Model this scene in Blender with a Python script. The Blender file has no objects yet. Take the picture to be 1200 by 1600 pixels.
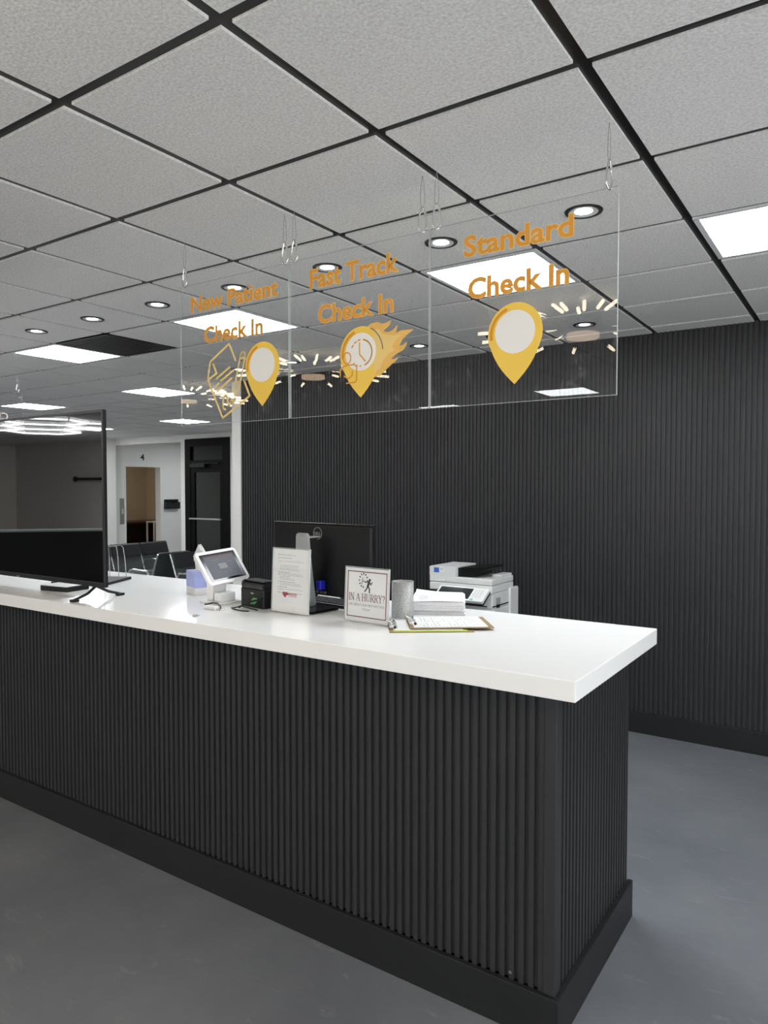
import bpy, bmesh, math, random
from mathutils import Vector, Matrix

random.seed(7)
scene = bpy.context.scene
COL = scene.collection

# ------------------------------------------------------------------ camera
CAM_H = 1.6657
CZ = 2.6992          # ceiling height
KZ = 1.1338          # worktop height
cam_d = bpy.data.cameras.new('camera')
cam = bpy.data.objects.new('camera', cam_d)
COL.objects.link(cam)
cam_d.sensor_fit = 'VERTICAL'
cam_d.sensor_height = 24.0
cam_d.sensor_width = 18.0
cam_d.lens = 24.0 * 1124.39 / 1600.0
cam_d.clip_start = 0.02
cam_d.clip_end = 100
_r = Vector((0.82825, 0.56036, 0.0002)).normalized()
_w = Vector((-0.56005, 0.82781, -0.03282)).normalized()
_u = _r.cross(_w)
_u = -_u if _u.z < 0 else _u
M = Matrix(((_r.x, _u.x, -_w.x, 0), (_r.y, _u.y, -_w.y, 0), (_r.z, _u.z, -_w.z, CAM_H), (0, 0, 0, 1)))
cam.matrix_world = M
scene.camera = cam

# ------------------------------------------------------------------ view, world, large lights
vs = scene.view_settings
scene.display_settings.display_device = 'sRGB'
vs.view_transform = 'Standard'
vs.look = 'None'
vs.gamma = 1.0
vs.use_curve_mapping = False
vs.exposure = 0.24

PANEL_E = 20.0        # ceiling LED panels
SPOT_E = 9.0         # recessed downlights
STICK_E = 20.0       # chandelier rods
HEX_E = 15.0         # hexagon tubes

world = bpy.data.worlds.new('room_world')
scene.world = world
world.use_nodes = True
world.node_tree.nodes['Background'].inputs[0].default_value = (0.75, 0.85, 1.0, 1)
world.node_tree.nodes['Background'].inputs[1].default_value = 0.15


def area_light(name, loc, rot, sx, sy, power, color):
    d = bpy.data.lights.new(name, 'AREA')
    d.shape = 'RECTANGLE'
    d.size = sx
    d.size_y = sy
    d.energy = power
    d.color = color
    o = bpy.data.objects.new(name, d)
    COL.objects.link(o)
    o.location = loc
    o.rotation_euler = rot
    return o


# unseen fill lights added behind and to the right of the camera
# (rotated upward so that they brighten the ceiling)
area_light('added_fill_back', (-2.2, -5.0, 1.15), (math.radians(146), 0, 0), 7.6, 1.9, 75, (0.93, 0.97, 1.0))
area_light('added_fill_right', (3.85, -0.6, 1.15), (math.radians(146), 0, math.radians(90)), 6.5, 1.9, 300, (0.93, 0.97, 1.0))

# ------------------------------------------------------------------ materials
def new_mat(name):
    m = bpy.data.materials.new(name)
    m.use_nodes = True
    nt = m.node_tree
    return m, nt, nt.nodes['Principled BSDF']


def mat(name, col, rough=0.5, metal=0.0, var=0.06, scale=14.0, bump=0.0, bscale=200.0, ior=1.5, spec=0.5, coat=0.0):
    """Principled material whose colour wanders a little with a noise texture."""
    m, nt, b = new_mat(name)
    n = nt.nodes
    tc = n.new('ShaderNodeTexCoord')
    no = n.new('ShaderNodeTexNoise')
    no.inputs['Scale'].default_value = scale
    no.inputs['Detail'].default_value = 4
    nt.links.new(tc.outputs['Object'], no.inputs['Vector'])
    mix = n.new('ShaderNodeMix')
    mix.data_type = 'RGBA'
    lo = [max(0.0, c * (1 - var)) for c in col]
    hi = [min(1.0, c * (1 + var)) for c in col]
    mix.inputs[6].default_value = (*lo, 1)
    mix.inputs[7].default_value = (*hi, 1)
    nt.links.new(no.outputs['Fac'], mix.inputs[0])
    nt.links.new(mix.outputs[2], b.inputs['Base Color'])
    b.inputs['Roughness'].default_value = rough
    b.inputs['Metallic'].default_value = metal
    b.inputs['IOR'].default_value = ior
    b.inputs['Specular IOR Level'].default_value = spec
    b.inputs['Coat Weight'].default_value = coat
    if bump > 0:
        n2 = n.new('ShaderNodeTexNoise')
        n2.inputs['Scale'].default_value = bscale
        n2.inputs['Detail'].default_value = 3
        nt.links.new(tc.outputs['Object'], n2.inputs['Vector'])
        bp = n.new('ShaderNodeBump')
        bp.inputs['Strength'].default_value = bump
        bp.inputs['Distance'].default_value = 0.002
        nt.links.new(n2.outputs['Fac'], bp.inputs['Height'])
        nt.links.new(bp.outputs[0], b.inputs['Normal'])
    return m


def emit(name, col, strength):
    m, nt, b = new_mat(name)
    b.inputs['Base Color'].default_value = (0.02, 0.02, 0.02, 1)
    b.inputs['Emission Color'].default_value = (*col, 1)
    b.inputs['Emission Strength'].default_value = strength
    return m


def clear(name, tint=(0.985, 0.99, 0.99), ior=1.49, haze=0.0):
    """Clear sheet: straight-through view plus Fresnel reflection."""
    m, nt, b = new_mat(name)
    n = nt.nodes
    n.remove(b)
    out = n['Material Output']
    tr = n.new('ShaderNodeBsdfTransparent')
    tr.inputs[0].default_value = (*tint, 1)
    gl = n.new('ShaderNodeBsdfGlossy')
    gl.inputs['Roughness'].default_value = 0.0
    gl.inputs[0].default_value = (1, 1, 1, 1)
    fr = n.new('ShaderNodeFresnel')
    fr.inputs['IOR'].default_value = ior
    mx = n.new('ShaderNodeMixShader')
    ge = n.new('ShaderNodeNewGeometry')
    iv = n.new('ShaderNodeMath')
    iv.operation = 'SUBTRACT'
    iv.inputs[0].default_value = 1.0
    nt.links.new(ge.outputs['Backfacing'], iv.inputs[1])
    mu = n.new('ShaderNodeMath')
    mu.operation = 'MULTIPLY'
    nt.links.new(fr.outputs[0], mu.inputs[0])
    nt.links.new(iv.outputs[0], mu.inputs[1])
    nt.links.new(mu.outputs[0], mx.inputs[0])
    nt.links.new(tr.outputs[0], mx.inputs[1])
    nt.links.new(gl.outputs[0], mx.inputs[2])
    last = mx
    if haze > 0:
        # fine scratches and smudges left on the sheet
        df = n.new('ShaderNodeBsdfDiffuse')
        df.inputs[0].default_value = (0.8, 0.8, 0.8, 1)
        tc = n.new('ShaderNodeTexCoord')
        no = n.new('ShaderNodeTexNoise')
        no.inputs['Scale'].default_value = 24
        no.inputs['Detail'].default_value = 8
        no.inputs['Distortion'].default_value = 1.5
        nt.links.new(tc.outputs['Object'], no.inputs['Vector'])
        rp = n.new('ShaderNodeMapRange')
        rp.inputs[1].default_value = 0.60
        rp.inputs[2].default_value = 0.80
        rp.inputs[3].default_value = 0.0
        rp.inputs[4].default_value = haze
        nt.links.new(no.outputs['Fac'], rp.inputs[0])
        m2 = n.new('ShaderNodeMixShader')
        nt.links.new(rp.outputs[0], m2.inputs[0])
        nt.links.new(mx.outputs[0], m2.inputs[1])
        nt.links.new(df.outputs[0], m2.inputs[2])
        last = m2
    nt.links.new(last.outputs[0], out.inputs[0])
    return m


def ceiling_tile_mat():
    m, nt, b = new_mat('mineral_fibre_tile')
    n = nt.nodes
    tc = n.new('ShaderNodeTexCoord')
    no = n.new('ShaderNodeTexNoise')
    no.inputs['Scale'].default_value = 120
    no.inputs['Detail'].default_value = 4
    nt.links.new(tc.outputs['Object'], no.inputs['Vector'])
    rp = n.new('ShaderNodeValToRGB')
    rp.color_ramp.elements[0].position = 0.30
    rp.color_ramp.elements[0].color = (0.66, 0.645, 0.62, 1)
    rp.color_ramp.elements[1].position = 0.62
    rp.color_ramp.elements[1].color = (0.85, 0.835, 0.81, 1)
    nt.links.new(no.outputs['Fac'], rp.inputs[0])
    nt.links.new(rp.outputs[0], b.inputs['Base Color'])
    b.inputs['Roughness'].default_value = 0.95
    b.inputs['Specular IOR Level'].default_value = 0.1
    n2 = n.new('ShaderNodeTexNoise')
    n2.inputs['Scale'].default_value = 110
    n2.inputs['Detail'].default_value = 4
    nt.links.new(tc.outputs['Object'], n2.inputs['Vector'])
    bp = n.new('ShaderNodeBump')
    bp.inputs['Strength'].default_value = 0.5
    bp.inputs['Distance'].default_value = 0.004
    nt.links.new(n2.outputs['Fac'], bp.inputs['Height'])
    nt.links.new(bp.outputs[0], b.inputs['Normal'])
    return m


def floor_mat():
    m, nt, b = new_mat('painted_concrete')
    n = nt.nodes
    tc = n.new('ShaderNodeTexCoord')
    no = n.new('ShaderNodeTexNoise')
    no.inputs['Scale'].default_value = 1.3
    no.inputs['Detail'].default_value = 6
    no.inputs['Roughness'].default_value = 0.6
    nt.links.new(tc.outputs['Object'], no.inputs['Vector'])
    rp = n.new('ShaderNodeValToRGB')
    rp.color_ramp.elements[0].position = 0.32
    rp.color_ramp.elements[0].color = (0.13, 0.137, 0.155, 1)
    rp.color_ramp.elements[1].position = 0.70
    rp.color_ramp.elements[1].color = (0.19, 0.198, 0.215, 1)
    nt.links.new(no.outputs['Fac'], rp.inputs[0])
    # pale scuffs
    mp = n.new('ShaderNodeMapping')
    mp.inputs['Scale'].default_value = (2.2, 6.0, 1.0)
    mp.inputs['Rotation'].default_value = (0, 0, 0.5)
    nt.links.new(tc.outputs['Object'], mp.inputs['Vector'])
    n2 = n.new('ShaderNodeTexNoise')
    n2.inputs['Scale'].default_value = 3.2
    n2.inputs['Detail'].default_value = 9
    n2.inputs['Roughness'].default_value = 0.72
    n2.inputs['Distortion'].default_value = 0.6
    nt.links.new(mp.outputs[0], n2.inputs['Vector'])
    r2 = n.new('ShaderNodeMapRange')
    r2.inputs[1].default_value = 0.58
    r2.inputs[2].default_value = 0.80
    r2.inputs[3].default_value = 0.0
    r2.inputs[4].default_value = 0.55
    nt.links.new(n2.outputs['Fac'], r2.inputs[0])
    mx = n.new('ShaderNodeMix')
    mx.data_type = 'RGBA'
    nt.links.new(r2.outputs[0], mx.inputs[0])
    nt.links.new(rp.outputs[0], mx.inputs[6])
    mx.inputs[7].default_value = (0.33, 0.335, 0.345, 1)
    nt.links.new(mx.outputs[2], b.inputs['Base Color'])
    b.inputs['Roughness'].default_value = 0.55
    b.inputs['Specular IOR Level'].default_value = 0.4
    bp = n.new('ShaderNodeBump')
    bp.inputs['Strength'].default_value = 0.12
    bp.inputs['Distance'].default_value = 0.004
    nt.links.new(n2.outputs['Fac'], bp.inputs['Height'])
    nt.links.new(bp.outputs[0], b.inputs['Normal'])
    return m


def mesh_metal_mat():
    """Punched metal: small dark holes on a silver grey skin."""
    m, nt, b = new_mat('punched_metal')
    n = nt.nodes
    tc = n.new('ShaderNodeTexCoord')
    vo = n.new('ShaderNodeTexVoronoi')
    vo.inputs['Scale'].default_value = 260
    nt.links.new(tc.outputs['Object'], vo.inputs['Vector'])
    rp = n.new('ShaderNodeValToRGB')
    rp.color_ramp.elements[0].position = 0.18
    rp.color_ramp.elements[0].color = (0.08, 0.08, 0.08, 1)
    rp.color_ramp.elements[1].position = 0.40
    rp.color_ramp.elements[1].color = (0.48, 0.48, 0.47, 1)
    nt.links.new(vo.outputs['Distance'], rp.inputs[0])
    nt.links.new(rp.outputs[0], b.inputs['Base Color'])
    b.inputs['Roughness'].default_value = 0.5
    b.inputs['Metallic'].default_value = 0.3
    return m


MAT = {
    'tile': ceiling_tile_mat(),
    'grid': mat('black_grid', (0.006, 0.006, 0.006), 0.35, spec=0.4),
    'floor': floor_mat(),
    'slat': mat('charcoal_slat', (0.032, 0.033, 0.035), 0.48, var=0.12, scale=5, spec=0.35),
    'plinth': mat('black_skirting', (0.016, 0.017, 0.018), 0.45, var=0.15, scale=6, spec=0.35),
    'white_wall': mat('white_wall', (0.80, 0.785, 0.75), 0.8, var=0.02, scale=3),
    'grey_wall': mat('taupe_wall', (0.84, 0.79, 0.74), 0.85, var=0.03, scale=2),
    'tan_wall': mat('tan_wall', (0.62, 0.53, 0.40), 0.85, var=0.03, scale=2),
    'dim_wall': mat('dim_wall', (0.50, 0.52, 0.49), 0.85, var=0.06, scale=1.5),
    'quartz': mat('white_quartz', (0.88, 0.88, 0.87), 0.12, var=0.012, scale=3, spec=0.14),
    'black': mat('black_plastic', (0.006, 0.006, 0.0065), 0.38, var=0.15, spec=0.3),
    'black_gloss': mat('gloss_black', (0.004, 0.004, 0.005), 0.12, spec=0.35),
    'black_soft': mat('black_vinyl', (0.014, 0.015, 0.017), 0.5, var=0.2, bump=0.15),
    'mesh_black': mat('black_mesh', (0.06, 0.068, 0.068), 0.45, var=0.25, scale=120),
    'screen': mat('screen_glass', (0.003, 0.003, 0.003), 0.02, ior=3.0, spec=0.5),
    'bezel': mat('dark_bezel', (0.016, 0.016, 0.017), 0.3, var=0.1),
    'chrome': mat('chrome', (0.78, 0.78, 0.78), 0.22, metal=1.0, var=0.03),
    'silver': mat('silver_plastic', (0.38, 0.39, 0.39), 0.35, metal=0.35, var=0.03),
    'steel': mat('brushed_steel', (0.42, 0.42, 0.42), 0.35, metal=0.8, var=0.1, scale=60),
    'white_plastic': mat('white_plastic', (0.80, 0.80, 0.80), 0.3, var=0.01),
    'grey_plastic': mat('pale_grey_plastic', (0.70, 0.71, 0.70), 0.42, var=0.02),
    'paper': mat('white_paper', (0.78, 0.78, 0.78), 0.8, var=0.015, scale=40),
    'paper_edge': mat('paper_edge', (0.80, 0.80, 0.82), 0.85, var=0.10, scale=90),
    'ink': mat('grey_ink', (0.16, 0.16, 0.17), 0.8),
    'ink_light': mat('pale_ink', (0.34, 0.34, 0.36), 0.8),
    'dark_ink': mat('black_ink', (0.02, 0.02, 0.022), 0.7),
    'maroon': mat('maroon_ink', (0.16, 0.018, 0.035), 0.7),
    'red': mat('red_ink', (0.45, 0.05, 0.06), 0.7),
    'lime': mat('lime_paper', (0.42, 0.62, 0.04), 0.8, var=0.04),
    'hardboard': mat('brown_hardboard', (0.30, 0.20, 0.09), 0.6, var=0.2, scale=60),
    'blue_label': mat('blue_label', (0.04, 0.13, 0.55), 0.4),
    'blue_plug': mat('blue_plug', (0.01, 0.015, 0.42), 0.35),
    'green': mat('green_print', (0.10, 0.36, 0.13), 0.5),
    'teal': mat('teal_key', (0.10, 0.45, 0.38), 0.5),
    'tissue_blue': mat('periwinkle_card', (0.38, 0.43, 0.78), 0.5, var=0.18, scale=26),
    'orange': mat('orange_vinyl', (0.72, 0.31, 0.035), 0.55, var=0.04),
    'outline': mat('pale_gold_vinyl', (0.85, 0.62, 0.22), 0.55, var=0.02),
    'yellow': mat('yellow_vinyl', (0.88, 0.58, 0.08), 0.55, var=0.03),
    'amber': mat('amber_vinyl', (0.80, 0.47, 0.11), 0.55, var=0.03),
    'amber_pale': mat('pale_amber_vinyl', (0.82, 0.58, 0.20), 0.55, var=0.03),
    'deep_orange': mat('deep_orange_vinyl', (0.70, 0.30, 0.01), 0.55),
    'sign_white': mat('sign_white_vinyl', (0.84, 0.82, 0.78), 0.6, var=0.01),
    'pale_letter': mat('pale_pink_vinyl', (0.75, 0.66, 0.60), 0.6),
    'acrylic': clear('clear_acrylic', haze=0.10),
    'acrylic_small': clear('clear_acrylic_stand', haze=0.0),
    'acrylic_edge': mat('polished_edge', (0.50, 0.52, 0.51), 0.6),
    'glass': clear('door_glass', tint=(0.55, 0.60, 0.57), ior=1.5),
    'brown': mat('dark_brown_wood', (0.055, 0.022, 0.014), 0.4, var=0.3, scale=20),
    'vent': mat('vent_black', (0.008, 0.008, 0.009), 0.35),
    'door_black': mat('black_anodised', (0.004, 0.004, 0.004), 0.5, spec=0.08),
    'plate': mat('grey_metal_plate', (0.30, 0.30, 0.28), 0.45, metal=0.5),
    'pull': mat('grey_trim', (0.35, 0.35, 0.33), 0.5),
    'panel_light': emit('panel_diffuser', (0.93, 0.97, 1.0), PANEL_E),
    'spot_light': emit('downlight_lens', (1.0, 0.98, 0.95), SPOT_E),
    'stick_light': emit('warm_rod', (1.0, 0.84, 0.62), STICK_E),
    'disc_light': emit('warm_disc', (1.0, 0.72, 0.50), 6.0),
    'hex_light': emit('white_tube', (0.95, 0.98, 1.0), HEX_E),
    'display': emit('tablet_display', (0.06, 0.064, 0.08), 1.0),
    'display_box': emit('tablet_dialog', (0.16, 0.165, 0.18), 1.0),
    'display_red': emit('tablet_bar', (0.07, 0.015, 0.025), 1.0),
    'display_line': emit('tablet_line', (0.085, 0.09, 0.105), 1.0),
    'lcd': mat('copier_screen', (0.035, 0.04, 0.04), 0.15),
}

# ------------------------------------------------------------------ mesh helpers
class MB:
    """Collects shapes; build() links them as ONE mesh object."""

    def __init__(self):
        self.v, self.f, self.s, self.mi = [], [], [], []
        self.mat_i = 0

    def add(self, vs, fs, smooth=False):
        b = len(self.v)
        self.v += [tuple(p) for p in vs]
        for f in fs:
            self.f.append([b + i for i in f])
            self.s.append(smooth)
            self.mi.append(self.mat_i)
        return self

    def use(self, i):
        self.mat_i = i
        return self

    def box(self, x0, y0, z0, x1, y1, z1):
        v = [(x0, y0, z0), (x1, y0, z0), (x1, y1, z0), (x0, y1, z0), (x0, y0, z1), (x1, y0, z1), (x1, y1, z1), (x0, y1, z1)]
        return self.add(v, [(0, 3, 2, 1), (4, 5, 6, 7), (0, 1, 5, 4), (1, 2, 6, 5), (2, 3, 7, 6), (3, 0, 4, 7)])

    def bbox(self, x0, y0, z0, x1, y1, z1, r=0.004, seg=2):
        bm = bmesh.new()
        bmesh.ops.create_cube(bm, size=1.0)
        for v in bm.verts:
            v.co = Vector(((x0 + x1) / 2 + v.co.x * (x1 - x0), (y0 + y1) / 2 + v.co.y * (y1 - y0), (z0 + z1) / 2 + v.co.z * (z1 - z0)))
        r = min(r, 0.49 * min(abs(x1 - x0), abs(y1 - y0), abs(z1 - z0)))
        bmesh.ops.bevel(bm, geom=list(bm.edges), offset=r, segments=seg, affect='EDGES', profile=0.5)
        return self.from_bm(bm)

    def from_bm(self, bm, smooth=False):
        bm.verts.index_update()
        self.add([v.co.copy() for v in bm.verts], [[v.index for v in f.verts] for f in bm.faces], smooth)
        bm.free()
        return self

    def prism(self, poly, axis, a, b):
        """poly: 2-D outline. axis 'y': (x,z) pushed along y; 'x': (y,z); 'z': (x,y)."""
        def P(p, t):
            if axis == 'y':
                return (p[0], t, p[1])
            if axis == 'x':
                return (t, p[0], p[1])
            return (p[0], p[1], t)
        n = len(poly)
        vs_ = [P(p, a) for p in poly] + [P(p, b) for p in poly]
        fs = [list(range(n)), list(range(2 * n - 1, n - 1, -1))]
        fs += [(i, (i + 1) % n, n + (i + 1) % n, n + i) for i in range(n)]
        return self.add(vs_, fs)

    def cyl(self, p0, p1, r0, r1=None, seg=16, caps=True, smooth=True):
        r1 = r0 if r1 is None else r1
        p0, p1 = Vector(p0), Vector(p1)
        d = (p1 - p0).normalized()
        a = d.orthogonal().normalized()
        b = d.cross(a)
        vs_ = []
        for p, r in ((p0, r0), (p1, r1)):
            for k in range(seg):
                t = 2 * math.pi * k / seg
                vs_.append(p + a * (r * math.cos(t)) + b * (r * math.sin(t)))
        self.add(vs_, [(k, (k + 1) % seg, seg + (k + 1) % seg, seg + k) for k in range(seg)], smooth)
        if caps:
            self.add(vs_[:seg], [list(range(seg - 1, -1, -1))])
            self.add(vs_[seg:], [list(range(seg))])
        return self

    def tube(self, pts, r, seg=8, closed=False):
        pts = [Vector(p) for p in pts]
        n = len(pts)
        rings = []
        up = None
        for i in range(n):
            if closed:
                d = pts[(i + 1) % n] - pts[i - 1]
            else:
                d = pts[min(i + 1, n - 1)] - pts[max(i - 1, 0)]
            d.normalize()
            if up is None:
                up = d.orthogonal().normalized()
            up = (up - d * up.dot(d))
            if up.length < 1e-5:
                up = d.orthogonal()
            up.normalize()
            s = d.cross(up)
            rings.append([pts[i] + up * (r * math.cos(2 * math.pi * k / seg)) + s * (r * math.sin(2 * math.pi * k / seg)) for k in range(seg)])
        vs_ = [p for ring in rings for p in ring]
        fs = []
        m = n if closed else n - 1
        for i in range(m):
            j = (i + 1) % n
            for k in range(seg):
                fs.append((i * seg + k, i * seg + (k + 1) % seg, j * seg + (k + 1) % seg, j * seg + k))
        self.add(vs_, fs, True)
        if not closed:
            self.add(rings[0], [list(range(seg - 1, -1, -1))])
            self.add(rings[-1], [list(range(seg))])
        return self

    def lathe(self, prof, c=(0, 0, 0), seg=32, smooth=True):
        vs_ = []
        for r, z in prof:
            for k in range(seg):
                t = 2 * math.pi * k / seg
                vs_.append((c[0] + r * math.cos(t), c[1] + r * math.sin(t), c[2] + z))
        fs = []
        for i in range(len(prof) - 1):
            for k in range(seg):
                fs.append((i * seg + k, i * seg + (k + 1) % seg, (i + 1) * seg + (k + 1) % seg, (i + 1) * seg + k))
        return self.add(vs_, fs, smooth)

    def xf(self, mtx):
        self.v = [tuple(mtx @ Vector(p)) for p in self.v]
        return self

    def build(self, name, mats, parent=None, fix_normals=True):
        me = bpy.data.meshes.new(name)
        me.from_pydata([tuple(p) for p in self.v], [], self.f)
        if not isinstance(mats, (list, tuple)):
            mats = [mats]
        for m_ in mats:
            me.materials.append(m_)
        me.polygons.foreach_set('use_smooth', self.s)
        me.polygons.foreach_set('material_index', self.mi)
        me.update()
        if fix_normals:
            bm = bmesh.new()
            bm.from_mesh(me)
            bmesh.ops.recalc_face_normals(bm, faces=bm.faces)
            bm.to_mesh(me)
            bm.free()
        o = bpy.data.objects.new(name, me)
        COL.objects.link(o)
        if parent:
            o.parent = parent
        return o


def tag(o, label, cat, group=None):
    o['label'] = label
    o['category'] = cat
    if group:
        o['group'] = group
    return o


def thing(name, label, cat, loc=(0, 0, 0), rotz=0.0, group=None):
    o = bpy.data.objects.new(name, None)
    COL.objects.link(o)
    o.empty_display_size = 0.1
    o.location = loc
    o.rotation_euler = (0, 0, rotz)
    return tag(o, label, cat, group)


def struct(o):
    o['kind'] = 'structure'
    return o


def dup(root, loc, rotz=0.0, label=None, group=None):
    """A copy of a thing with copies of its parts and sub-parts."""
    r = root.copy()
    COL.objects.link(r)
    r.location = loc
    r.rotation_euler = (0, 0, rotz)
    if label:
        r['label'] = label
    if group:
        r['group'] = group
    for ch in list(root.children):
        c = ch.copy()
        COL.objects.link(c)
        c.parent = r
        for g in list(ch.children):
            d = g.copy()
            COL.objects.link(d)
            d.parent = c
    return r


_text_cache = {}


def text_geo(s, bold=0.0, shear=0.0):
    """Flat outline mesh of a line of type, normalised so that cap height = 1 and it starts at x = 0."""
    key = (s, bold, shear)
    if key in _text_cache:
        return _text_cache[key]
    cu = bpy.data.curves.new('type', 'FONT')
    cu.body = s
    cu.size = 1.0
    cu.offset = bold
    cu.shear = shear
    cu.resolution_u = 3
    ob = bpy.data.objects.new('type', cu)
    COL.objects.link(ob)
    dg = bpy.context.evaluated_depsgraph_get()
    me = ob.evaluated_get(dg).to_mesh()
    v = [(p.co.x, p.co.y) for p in me.vertices]
    f = [list(p.vertices) for p in me.polygons]
    ob.evaluated_get(dg).to_mesh_clear()
    bpy.data.objects.remove(ob)
    bpy.data.curves.remove(cu)
    _text_cache[key] = (v, f)
    return v, f


def caps_height():
    v, _ = text_geo('H')
    return max(p[1] for p in v)


CAP = caps_height()


def put_text(mb, s, x, z, width, cap, y=0.0, bold=0.0, depth=0.0006, rotate=None):
    """Writes s into mb on the x-z plane facing -y; baseline z, from x to x+width."""
    v0, _ = text_geo(s)
    x_lo = min(p[0] for p in v0)
    x_hi = max(p[0] for p in v0)
    v, f = text_geo(s, bold)
    sx = width / (x_hi - x_lo)
    sz = cap / CAP
    n = len(v)
    front = [(x + (p[0] - x_lo) * sx, y - depth, z + p[1] * sz) for p in v]
    mb.add(front, f)
    return mb


def ribbon(pts, w):
    """Flat stroke polygons (list of quads plus round joints) along 2-D points."""
    out = []
    for a, b in zip(pts[:-1], pts[1:]):
        dx, dy = b[0] - a[0], b[1] - a[1]
        L = math.hypot(dx, dy) or 1e-6
        nx, ny = -dy / L * w / 2, dx / L * w / 2
        out.append([(a[0] + nx, a[1] + ny), (a[0] - nx, a[1] - ny), (b[0] - nx, b[1] - ny), (b[0] + nx, b[1] + ny)])
    for p in pts:
        out.append([(p[0] + w / 2 * math.cos(t * math.pi / 4), p[1] + w / 2 * math.sin(t * math.pi / 4)) for t in range(8)])
    return out


def flat(mb, poly, y, t=0.0006):
    """One flat vinyl shape in the x-z plane, front face at y - t."""
    mb.prism(poly, 'y', y - t, y)
    return mb


def strokes(mb, pts, w, y, t=0.0006):
    for i, p in enumerate(ribbon(pts, w)):
        mb.prism(p, 'y', y - t - 0.00001 * (i % 7), y)
    return mb


def circle(cx, cz, rx, rz=None, n=40, a0=0.0, a1=360.0):
    rz = rx if rz is None else rz
    full = abs(a1 - a0) >= 360
    m = n if full else n + 1
    return [(cx + rx * math.cos(math.radians(a0 + (a1 - a0) * k / n)), cz + rz * math.sin(math.radians(a0 + (a1 - a0) * k / n))) for k in range(m)]


# serif lettering for the printed card: strokes are (x0,y0,x1,y1,width), cap height 1
SERIF = {
    'I': (0.36, [(0.18, 0, 0.18, 1, .13)], [(0.02, 0, .34, 0), (0.02, 1, .34, 1)]),
    'N': (0.86, [(0.14, 0, 0.14, 1, .07), (0.14, 1, 0.70, 0, .14), (0.70, 0, 0.70, 1, .07)], [(0, 0, .28, 0), (0, 1, .2, 1), (.56, 1, .84, 1)]),
    'A': (0.84, [(0.10, 0, 0.42, 1, .07), (0.42, 1, 0.74, 0, .14), (.22, .36, .62, .36, .06)], [(0, 0, .22, 0), (.58, 0, .86, 0)]),
    'H': (0.90, [(0.16, 0, 0.16, 1, .13), (0.72, 0, 0.72, 1, .13), (.16, .52, .72, .52, .06)], [(0.0, 0, .32, 0), (0.0, 1, .32, 1), (.56, 0, .88, 0), (.56, 1, .88, 1)]),
    'U': (0.86, [(0.16, .25, 0.16, 1, .13), (.16, .25, .28, .03, .10), (.28, .03, .54, .03, .08), (.54, .03, .68, .25, .07), (0.68, .25, 0.68, 1, .07)], [(0, 1, .32, 1), (.54, 1, .82, 1)]),
    'R': (0.82, [(0.16, 0, 0.16, 1, .13), (.16, .98, .46, .98, .06), (.46, .98, .62, .86, .10), (.62, .86, .62, .64, .13), (.62, .64, .46, .51, .10), (.46, .51, .16, .51, .06), (.40, .51, .72, 0, .13)], [(0, 0, .32, 0), (0, 1, .2, 1), (.66, 0, .84, 0)]),
    'Y': (0.80, [(0.10, 1, 0.40, .48, .13), (.70, 1, .40, .48, .07), (.40, .5, .40, 0, .13)], [(0, 1, .24, 1), (.58, 1, .82, 1), (.24, 0, .56, 0)]),
    '?': (0.52, [(.08, .78, .14, .94, .10), (.14, .94, .30, .99, .08), (.30, .99, .44, .88, .10), (.44, .88, .44, .70, .12), (.44, .70, .26, .46, .10), (.26, .46, .26, .28, .08), (.26, .02, .26, .12, .13)], []),
    ' ': (0.32, [], []),
}


def serif_text(mb, s, x, z, width, cap, y):
    total = sum(SERIF[c][0] for c in s) + 0.03 * (len(s) - 1)
    k = width / total
    cx = 0.0
    for c in s:
        adv, st, se = SERIF[c]
        for (a, b, c2, d, w) in st:
            p0, p1 = (x + (cx + a) * k, z + b * cap), (x + (cx + c2) * k, z + d * cap)
            mb_st = ribbon([p0, p1], w * k)[:1]
            for q in mb_st:
                mb.prism(q, 'y', y - 0.0004, y)
        for (a, b, c2, d) in se:
            zz = z + b * cap
            mb.prism([(x + (cx + a) * k, zz - .02 * cap), (x + (cx + c2) * k, zz - .02 * cap), (x + (cx + c2) * k, zz + .03 * cap), (x + (cx + a) * k, zz + .03 * cap)], 'y', y - 0.0004, y)
        cx += adv + 0.03
    return mb


# ------------------------------------------------------------------ room shell
X_L, X_R, Y_B, Y_F = -17.2, 4.0, -5.3, 13.2
GX, GY, T = -0.6024, 1.1452, 0.6096        # ceiling grid origin and module

struct(MB().box(X_L, Y_B, -0.1, X_R, Y_F, 0).build('floor', MAT['floor']))

# square-edged tiles that hang a little below the black grid; the cells of the fixtures stay open
PANELS = [(1, 3), (4, 3), (-1, 3), (7, 3), (9, 6), (13, 10), (13, 6), (17, 10), (10, 3), (14, 3), (3, -8), (6, -9), (1, -8),
          (-4, -4), (-4, 0), (17, 6), (21, 6), (21, 10), (17, 2), (19, 11), (18, 16), (15, -8), (17, -8), (16, -10), (18, -10)]
VENT = (6, 3)
open_cells = set(PANELS + [VENT])
tiles = MB()
GAP = 0.018
c_lo, c_hi = math.floor((GX - X_R) / T), math.ceil((GX - X_L) / T)
r_lo, r_hi = math.floor((Y_B - GY) / T), math.ceil((Y_F - GY) / T)
for c_ in range(c_lo, c_hi):
    for r_ in range(r_lo, r_hi):
        if (c_, r_) in open_cells:
            continue
        x1, x0 = min(X_R, GX - c_ * T - GAP), max(X_L, GX - (c_ + 1) * T + GAP)
        y0, y1 = max(Y_B, GY + r_ * T + GAP), min(Y_F, GY + (r_ + 1) * T - GAP)
        if x1 - x0 > 0.02 and y1 - y0 > 0.02:
            tiles.box(x0, y0, CZ, x1, y1, CZ + 0.010)
struct(tiles.build('ceiling', MAT['tile']))
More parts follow.
